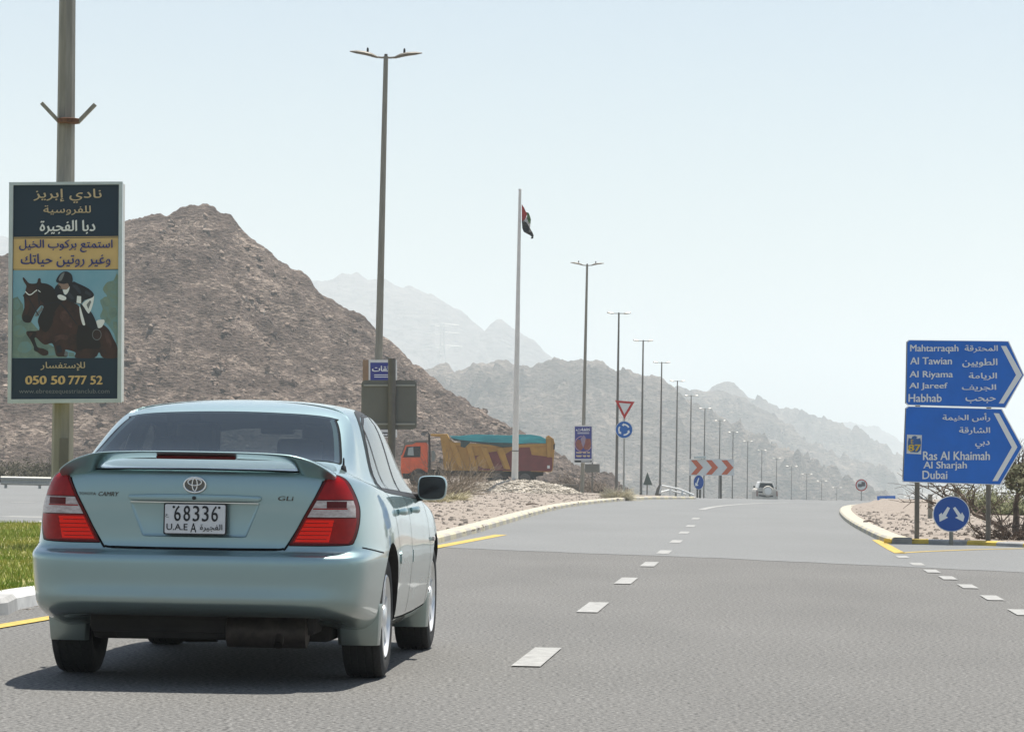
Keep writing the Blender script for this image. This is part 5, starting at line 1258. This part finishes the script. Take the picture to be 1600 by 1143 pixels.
tp('tailgate_hinge', M_under, [(1510, 205), (1526, 190), (1522, 245), (1510, 250)], .02, -2.4, tb)
tp('tarpaulin', M_tarp, [(548, 122), (640, 122), (720, 114), (800, 108), (950, 114), (1090, 118), (1190, 110), (1300, 110), (1390, 124), (1438, 150), (1440, 190), (1300, 186), (1180, 196), (1040, 190), (900, 182), (760, 174), (640, 160), (590, 160)], .14, -2.4, tb, bevel=.05)
tp('tarpaulin_fold', M_tarpd, [(560, 140), (640, 158), (760, 172), (900, 182), (1180, 190), (1120, 225), (1040, 228), (900, 200), (740, 180), (690, 232), (650, 222), (650, 172), (590, 165)], .16, .1, tb)
for x, y in ((262, 515), (990, 520), (1245, 520)):
    b = MB(); c_ = T(x, y); R_ = .53
    for o in (.02, 1.85):
        cc = c_+Vector((0, o+.12, 0)); b.lathe([(-.14, R_*.62), (-.15, R_*.95), (-.1, R_), (.1, R_), (.15, R_*.95), (.15, .05)], cc, 'y', 28)
    wh = b.build('wheel', M_tyre, tr, smooth=True)
    b = MB(); b.lathe([(-.165, .05), (-.165, R_*.5), (-.14, R_*.6)], c_+Vector((0, .12, 0)), 'y', 20); b.build('hub', mat('truck_hub', (.10, .09, .08), .7), wh)
    tp('mudguard', M_under, [(x-110, y+10), (x-95, y-45), (x-40, y-80), (x+40, y-80), (x+95, y-45), (x+110, y+10), (x+92, y+5), (x+70, y-40), (x+30, y-62), (x-30, y-62), (x-70, y-40), (x-92, y+5)], .0, -.5)
# ---- white off-roader ahead
SZ = 246.0
M_sw = mat('dusty_white_paint', (.76, .75, .71), .45, var=.06, scale=1.5, coat=.3)
M_sd = mat('dusty_beige', (.55, .52, .46), .7, var=.16, scale=2)
sf = Fr(1198, 765, SZ); S = lambda x, y, o=0.0: sf(1160+x/20, 740+y/20, o)
sv_ = root('off_roader', S(775, 985), 'dusty white off-road vehicle with a spare wheel on its back door, cresting the road ahead', 'car')
def sp(name, m, pts, o0, o1, parent=sv_, bevel=0.0):
    b = MB(); plate(b, S, pts, o1, o0); return b.build(name, m, parent, bevel=bevel)
bd = sp('body', M_sd, [(420, 560), (440, 490), (500, 440), (560, 425), (960, 440), (1040, 470), (1095, 520), (1118, 610), (1118, 780), (1100, 850), (440, 850), (420, 780)], 0, -4.2, bevel=.06)
cb = sp('cabin', M_sw, [(480, 450), (540, 262), (570, 245), (940, 255), (975, 275), (1035, 440), (1040, 470)], -.12, -3.0, bevel=.05)
sp('rear_window', M_glass, [(520, 430), (562, 288), (930, 300), (1000, 452)], -.10, -.2, cb)
sp('roof_edge', mat('roof_white', (.72, .71, .68), .5), [(545, 262), (565, 240), (945, 252), (972, 282), (940, 288), (570, 272)], -.06, -3.0, cb, bevel=.02)
for pts in ([(385, 385), (425, 375), (455, 400), (450, 440), (400, 440)], [(1075, 430), (1105, 425), (1128, 455), (1118, 490), (1080, 480)]): sp('wing_mirror', M_blk, pts, -1.6, -1.75)
b = MB(); b.lathe([(-.22, .30), (-.24, .36), (-.20, .395), (-.02, .40), (0, .38)], S(790, 535, .05), 'y', 30); sw = b.build('spare_wheel', M_sd, sv_, smooth=True)
b = MB(); b.lathe([(-.25, .05), (-.25, .25), (-.23, .27)], S(790, 535, .05), 'y', 24); b.build('spare_cover', M_sw, sw, smooth=True)
sp('number_plate_recess', M_blk, [(500, 545), (650, 550), (648, 590), (502, 585)], .012, 0)
sp('bumper', M_sd, [(425, 720), (1112, 735), (1108, 830), (430, 820)], .12, -.1, bevel=.03)
sp('bumper_gap', M_blk, [(510, 650), (640, 668), (960, 680), (960, 712), (640, 705), (510, 690)], .02, 0)
for pts in ([(435, 520), (490, 530), (490, 700), (430, 690)], [(1050, 540), (1100, 540), (1108, 700), (1052, 700)]): sp('tail_light', M_dred if False else mat('dull_lamp', (.30, .20, .17), .4), pts, .012, 0)
for x in (510, 1050):
    b = MB(); c_ = S(x, 885, -.35); b.lathe([(-.13, .2), (-.14, .36), (-.1, .39), (.1, .39), (.14, .36), (.14, .2)], c_, 'x', 24); b.build('wheel', M_tyre, sv_, smooth=True)
sp('mud_flap', M_blk, [(1085, 700), (1115, 700), (1115, 800), (1085, 800)], -.02, -.3)
sp('side_marker', M_blk, [(1130, 625), (1155, 625), (1160, 665), (1132, 665)], -2.2, -2.3)
# ---- mound of pale stones under the flagpole
M_stone = mat('pale_stone', (.34, .30, .245), .9, col2=(.58, .53, .45), scale=1.4)
mf = Fr(810, 760, 135.0); c0 = mf(810, 771); c0.z = vz(c0.x, c0.y)
b = MB(); rr = random.Random(3)
RX, RYY, MH = 95/FPX*135, 2.4, 20/FPX*135
for i in range(13):
    for j in range(8):
        pass
gx, gy = 34, 12; ids = {}
for i in range(gx+1):
    for j in range(gy+1):
        u, v = -1+2*i/gx, -1+2*j/gy; h = max(0, 1-u*u-v*v)
        ids[i, j] = b.pt(c0+Vector((u*RX, v*RYY, MH*(h**.9)*.92-.10)))
for i in range(gx):
    for j in range(gy): b.face((ids[i, j], ids[i+1, j], ids[i+1, j+1], ids[i, j+1]))
for k in range(2600):
    u, v = rr.uniform(-1.06, 1.06), rr.uniform(-1.04, .5); h = max(0, 1-u*u-v*v)
    if u*u+v*v > 1.08: continue
    s = rr.uniform(.05, .13); b.ball(c0+Vector((u*RX, v*RYY, MH*h**.9*.92-.06+s*.3)), s, 5, 3, (1, 1, rr.uniform(.5, .9)), jit=.7)
mo = b.build('stone_mound', M_stone); tag(mo, 'low mound of pale broken stones round the foot of the flagpole', kind='stuff')
# ---- loose stones on the gravel
def strew(name, m, n, poly, smin, smax, seed, lab, zoff=0.0):
    r_ = random.Random(seed); b = MB(); xs_ = [p[0] for p in poly]; ys_ = [p[1] for p in poly]; k = 0
    while k < n:
        y = min(ys_)+(max(ys_)-min(ys_))*r_.random()**1.25; x = r_.uniform(min(xs_), max(xs_))
        if not inside((x, y), poly): continue
        k += 1; s = smin+(smax-smin)*r_.random()**3; z = vz(x, y)+zoff
        a0 = r_.uniform(0, 6.28); e = r_.uniform(.6, 1.5); hh = s*r_.uniform(.3, .65)
        lo = [b.pt((x+s*math.cos(a0+1.26*i)*e*r_.uniform(.75, 1.2), y+s*math.sin(a0+1.26*i)*r_.uniform(.75, 1.2), z-.012)) for i in range(5)]
        hi = [b.pt((x+s*math.cos(a0+1.26*i)*e*r_.uniform(.4, .75), y+s*math.sin(a0+1.26*i)*r_.uniform(.4, .75), z+hh*r_.uniform(.8, 1.1))) for i in range(5)]
        for i in range(5): b.face((lo[i], lo[(i+1) % 5], hi[(i+1) % 5], hi[i]))
        b.face(hi)
    return tag(b.build(name, m), lab, kind='stuff')
M_peb = mat('pebble', (.20, .17, .14), .95, col2=(.40, .345, .29), scale=3)
strew('gravel_stones', M_peb, 2600, [(-.7, 49), KF[2], KF[4], KF[6], (6.5, 134), (-2, 134), (-5, 110), (-3.2, 60)], .016, .07, 5, 'loose stones strewn over the left gravel verge')
strew('gravel_stones', M_peb, 2400, [(x+.4, y) for x, y in RK]+[(RF[2][0], RF[2][1]+.4), (RF[3][0]+1, RF[3][1]+.5), (13, 60), (26, 116), (14, 116)], .016, .07, 6, 'loose stones strewn over the right gravel island')
strew('road_grit', M_peb, 500, [(-6, 19), (-3.9, 22.6), (-3.5, 26), (-3.2, 26), (-3.6, 22.5), (-5.4, 18.6)], .006, .02, 8, 'grit lying in the gutter by the grass kerb', zoff=-.078)
# ---- grass on the island
M_gr = mat('grass_blades', (.15, .255, .028), .8, col2=(.44, .42, .11), scale=.9, spec=.2)
r_ = random.Random(11); b = MB(); n = 0
while n < 52000:
    y = 24.3+27.5*r_.random()**1.3; x = r_.uniform(-9.4, -2.4)
    if not inside((x, y), turf): continue
    if x > -800/FPX*y+.9+.02*y and r_.random() < .75: continue
    n += 1; z = vz(x, y)+.008; clump = .5+.5*fbm(x*1.3, y*.8, 7); h = (.028+.042*r_.random())*(.6+1.0*max(0, clump)); a = r_.uniform(0, 6.28); wd = .006+.004*r_.random()
    dx, dy = math.cos(a)*wd, math.sin(a)*wd; lx, ly = r_.uniform(-.6, .6)*h, r_.uniform(-.6, .6)*h
    b.face([b.pt((x-dx, y-dy, z)), b.pt((x+dx, y+dy, z)), b.pt((x+lx, y+ly, z+h))])
tag(b.build('grass', M_gr), 'sunlit yellow-green grass on the island left of the car', kind='stuff')
# ---- plants
M_twig = mat('dry_twig', (.20, .16, .115), .9, var=.3, scale=8)
M_twigd = mat('dark_twig', (.12, .088, .066), .9, var=.3, scale=6)
M_straw = mat('straw_grass', (.40, .36, .22), .9, var=.2, scale=10)
M_wsh = mat('pale_shrub', (.52, .48, .36), .9, var=.2, scale=10)
M_leaf = mat('acacia_leaf', (.12, .135, .05), .8, col2=(.22, .215, .10), scale=3)
M_leafd = mat('olive_leaf', (.085, .088, .040), .85, col2=(.17, .16, .08), scale=2)
M_scrub = mat('scrub_leaf', (.045, .043, .024), .9, col2=(.10, .088, .052), scale=2)
M_bb = mat('brown_leaf', (.13, .10, .075), .9, col2=(.21, .165, .125), scale=2)
def twig(b, p, d, L, r0, rng, depth, droop=.0, spread=.6):
    pts = [p]; rad = [r0]; n = 4
    for i in range(n):
        d = (d+Vector((rng.uniform(-1, 1), rng.uniform(-1, 1), rng.uniform(-.8, .8)))*.22+Vector((0, 0, -droop))).normalized()
        pts.append(pts[-1]+d*(L/n)); rad.append(r0*(1-.75*(i+1)/n)+.002)
        if depth and i >= 1:
            for k in range(rng.choice((1, 1, 2))): twig(b, pts[-1], (d+Vector((rng.uniform(-1, 1), rng.uniform(-1, 1), rng.uniform(-.7, .9)))*spread).normalized(), L*rng.uniform(.4, .65), rad[-1]*.7, rng, depth-1, droop, spread)
    b.tube(pts, rad, 3, caps=False)
def bush(name, base, w_, h_, n, m, label, seed, depth=2, r0=.02, leaf=None, nl=0, ls=.05, cat='bush', group=None):
    rng = random.Random(seed); r = root(name, base, label, cat, group); b = MB()
    for k in range(n):
        a = rng.uniform(0, 6.28); e = rng.uniform(.1, 1.2); d = Vector((math.cos(a)*math.cos(e)*w_/h_, math.sin(a)*math.cos(e)*w_/h_, math.sin(e))).normalized()
        L = 1/math.sqrt((d.x**2+d.y**2)/(w_/2)**2+(d.z/h_)**2); twig(b, Vector(base)+Vector((rng.uniform(-.1, .1)*w_, rng.uniform(-.1, .1)*w_, -.03)), d, L*rng.uniform(.5, .95), r0, rng, depth)
    tips = [v.copy() for v in b.v]; b.build('branches', m, r)
    if leaf:
        b = MB()
        for k in range(nl):
            p = rng.choice(tips)+Vector((rng.gauss(0, .05), rng.gauss(0, .05), rng.gauss(0, .05)))*w_
            if p.z < base[2]: continue
            u = Vector((rng.uniform(-1, 1), rng.uniform(-1, 1), rng.uniform(-1, 1))).normalized(); q = u.orthogonal().normalized()*ls*.6; u = u*ls*rng.uniform(.6, 1.3)
            b.poly([p-u, p+q, p+u, p-q])
        b.build('foliage', leaf, r)
    return r
def gp(px, py, depth):
    p = P(px, py, depth); p.z = vz(p.x, p.y)-.02; return p
bush('dry_bush', gp(708, 775, 118), 3.0, 1.25, 95, M_twig, 'large dry leafless bush in front of the dump truck', 21, depth=2, r0=.018)
bush('dry_bush', gp(668, 778, 112), 2.2, .62, 80, M_twig, 'low dry bush beside the car mirror, left of the large dry bush', 22, depth=2, r0=.014)
bush('grass_tuft', gp(705, 784, 99), 1.7, .46, 420, M_straw, 'clump of pale straw-coloured grass on the verge beside the car mirror', 23, depth=0, r0=.008, cat='grass tuft')
bush('grass_tuft', gp(685, 789, 92), 1.2, .30, 260, M_straw, 'small pale straw tuft closest to the car mirror', 24, depth=0, r0=.007, cat='grass tuft')
bush('pale_shrub', gp(966, 773, 112.3), 1.25, .42, 300, M_wsh, 'small whitish shrub at the foot of the triangle sign post', 25, depth=1, r0=.012)
for k, (x, y, z, w_, h_, lab) in enumerate(((905, 766, 160, 1.9, .95, 'brown bush behind the pole of the second purple poster'), (932, 768, 158, 1.6, .7, 'brown bush behind the small rectangular sign back'), (880, 766, 170, 1.7, .7, 'brown bush between the dump truck and the second purple poster'))):
    bush('brown_bush', P(x, y, z), w_, h_, 26, M_twigd, lab, 31+k, depth=1, r0=.015, leaf=M_bb, nl=1500, ls=.045, group='brown bushes on the verge')
for k, (x, y, z, w_, h_, lab) in enumerate(((18, 748, 150, 2.4, 1.2, 'dark bush behind the guard rail at the left edge'), (52, 748, 152, 2.4, 1.3, 'dark bush behind the guard rail, left of the thick lamp pole'), (92, 749, 154, 2.0, 1.05, 'dark bush behind the thick lamp pole'))):
    p = P(x, y+6, z); p.z = -.05; bush('roadside_bush', p, w_, h_, 30, M_twigd, lab, 41+k, depth=1, r0=.015, leaf=M_scrub, nl=4500, ls=.045, group='dark bushes behind the guard rail')
# acacia at the right edge
tb_ = gp(1592, 846, 54.5); rng = random.Random(77)
ac = root('acacia_tree', tb_, 'thorny acacia behind the right end of the blue direction sign, with bare lower branches', 'tree')
b = MB(); AZ = 54.5
def br(pts, r0, r1):
    w3 = [P(x, y, AZ+o) for x, y, o in pts]; n = len(w3); b.tube(w3, [r0+(r1-r0)*i/(n-1) for i in range(n)], 6, caps=False); return w3
q9 = lambda x, y, o=0: (1430+x/7.141, 700+y/7.144, o)
trunk = br([q9(1150, 1040), q9(1120, 900, .2), q9(1130, 760, .4), q9(1120, 620, .5), q9(1150, 500, .6)], .075, .035)
trunk += br([q9(1190, 1040), q9(1230, 850, -.3), q9(1260, 640, -.2), q9(1290, 480)], .06, .03)
b.build('trunk', M_twigd, ac, smooth=True); b = MB()
limbs = []
limbs += br([q9(1060, 980, -.2), q9(960, 880, -.3), q9(860, 820, -.4), q9(760, 775, -.3), q9(660, 740), q9(590, 640, .2), q9(560, 560, .4), q9(470, 490, .5), q9(370, 450, .6), q9(280, 420, .6)], .045, .01)
limbs += br([q9(870, 1030, .4), q9(760, 970, .3), q9(660, 910, .2), q9(610, 830, .2)], .03, .01)
limbs += br([q9(1060, 990, .3), q9(980, 930, .5), q9(840, 800, .7), q9(700, 690, .9), q9(620, 620, 1)], .035, .01)
limbs += br([q9(560, 560, .4), q9(440, 560, .3), q9(300, 540, .2), q9(240, 500, .2), q9(150, 450)], .022, .007)
limbs += br([q9(360, 560, .3), q9(310, 470, .3), q9(290, 430, .4)], .014, .006)
limbs += br([q9(420, 600, .8), q9(260, 620, .9), q9(160, 600, 1), q9(60, 605, 1)], .02, .007)
limbs += br([q9(180, 610, 1), q9(220, 640, 1), q9(150, 650, 1), q9(130, 680, 1)], .012, .005)
limbs += br([q9(640, 630, .4), q9(660, 520, .4), q9(665, 430, .4)], .012, .005)
for p in list(limbs):
    for k in range(2):
        if rng.random() < .6: twig(b, p, Vector((rng.uniform(-1, .7), rng.uniform(-.6, .6), rng.uniform(-.4, .8))).normalized(), rng.uniform(.25, .6), .010, rng, 1, 0, .7)
for k in range(13):
    p = P(*q9(rng.uniform(850, 1320), rng.uniform(640, 1000), 0)[:2], AZ+rng.uniform(-.6, .6)); twig(b, p, Vector((rng.uniform(-1, 1), rng.uniform(-.5, .5), rng.uniform(-.5, .9))).normalized(), rng.uniform(.4, .9), .012, rng, 2, 0, .7)
b.build('branches', M_twigd, ac, smooth=True)
b = MB(); blobs = [(1130, 300, 150, 90), (1230, 280, 150, 120), (1180, 400, 170, 80), (1320, 330, 150, 160), (1100, 230, 90, 50), (1280, 470, 150, 60)]
for k in range(8200):
    cx_, cy_, rx_, ry_ = rng.choice(blobs); a = rng.uniform(0, 6.28); q = rng.random()**.55
    x, y = cx_+rx_*q*math.cos(a), cy_+ry_*q*math.sin(a); dep = AZ+rng.gauss(0, .55)
    if fbm(x*.018, y*.018, dep, 3) < -.10: continue
    p = P(1430+x/7.141, 700+y/7.144, dep); u = Vector((rng.uniform(-1, 1), rng.uniform(-1, 1), rng.uniform(-1, 1))).normalized(); qv = u.orthogonal().normalized()*.016; u = u*rng.uniform(.018, .045)
    b.poly([p-u, p+qv, p+u, p-qv])
for p in limbs:                                      # sparse leaves along the bare limbs
    for k in range(7):
        if rng.random() < .55:
            c_ = p+Vector((rng.gauss(0, .16), rng.gauss(0, .16), rng.gauss(.05, .14))); u = Vector((rng.uniform(-1, 1), rng.uniform(-1, 1), rng.uniform(-1, 1))).normalized(); qv = u.orthogonal().normalized()*.012; u = u*rng.uniform(.014, .03); b.poly([c_-u, c_+qv, c_+u, c_-qv])
b.build('crown', M_leafd, ac)
b = MB()
for k in range(120):
    cx_, cy_, rx_, ry_ = rng.choice(blobs); p = P(1430+(cx_+rng.uniform(-.7, .7)*rx_)/7.141, 700+(cy_+rng.uniform(-.7, .7)*ry_)/7.144, AZ+rng.gauss(0, .4)); twig(b, p, Vector((rng.uniform(-1, 1), rng.uniform(-.6, .6), rng.uniform(-.2, 1))).normalized(), rng.uniform(.2, .5), .007, rng, 1, 0, .6)
b.build('crown_twigs', M_twigd, ac)
for k, (x, y, z, w_, h_, lab) in enumerate(((1540, 795, 82, 1.6, .85, 'grey-green bush just right of the second post of the blue sign'), (1572, 792, 84, 1.9, 1.0, 'grey-green bush under the crown of the acacia'), (1600, 792, 80, 1.3, .8, 'grey-green bush cut by the right edge of the photo'), (1517, 793, 86, .8, .34, 'small grey-green bush left of the second post of the blue sign'))):
    bush('green_bush', gp(x, y, z), w_, h_, 26, M_twigd, lab, 61+k, depth=1, r0=.010, leaf=M_leaf, nl=4200, ls=.034, group='grey-green bushes on the right gravel island')
bush('dry_bush', gp(1578, 846, 52.2), .95, .26, 50, M_twigd, 'dark dry scrub at the kerb under the acacia', 71, depth=2, r0=.010)
bush('dry_bush', gp(1537, 842, 52.5), .32, .16, 24, M_twigd, 'small dark dry tuft at the foot of the right sign post', 72, depth=1, r0=.007)
# fallen sticks on the gravel
for k, (a, b2, z, lab) in enumerate((((1350, 819), (1365, 822), 66, 'broken stick lying on the right gravel island'), ((822, 795.5), (842, 795), 88, 'broken stick lying on the left gravel verge'))):
    p, q = gp(*a, z), gp(*b2, z+.2); r = root('fallen_stick', (p+q)/2, lab, 'stick'); b = MB(); b.tube([p+Vector((0, 0, .04)), (p+q)/2+Vector((0, 0, .07)), q+Vector((0, 0, .04))], [.025, .022, .012], 6); b.build('stick_shaft', M_twigd, r, smooth=True)
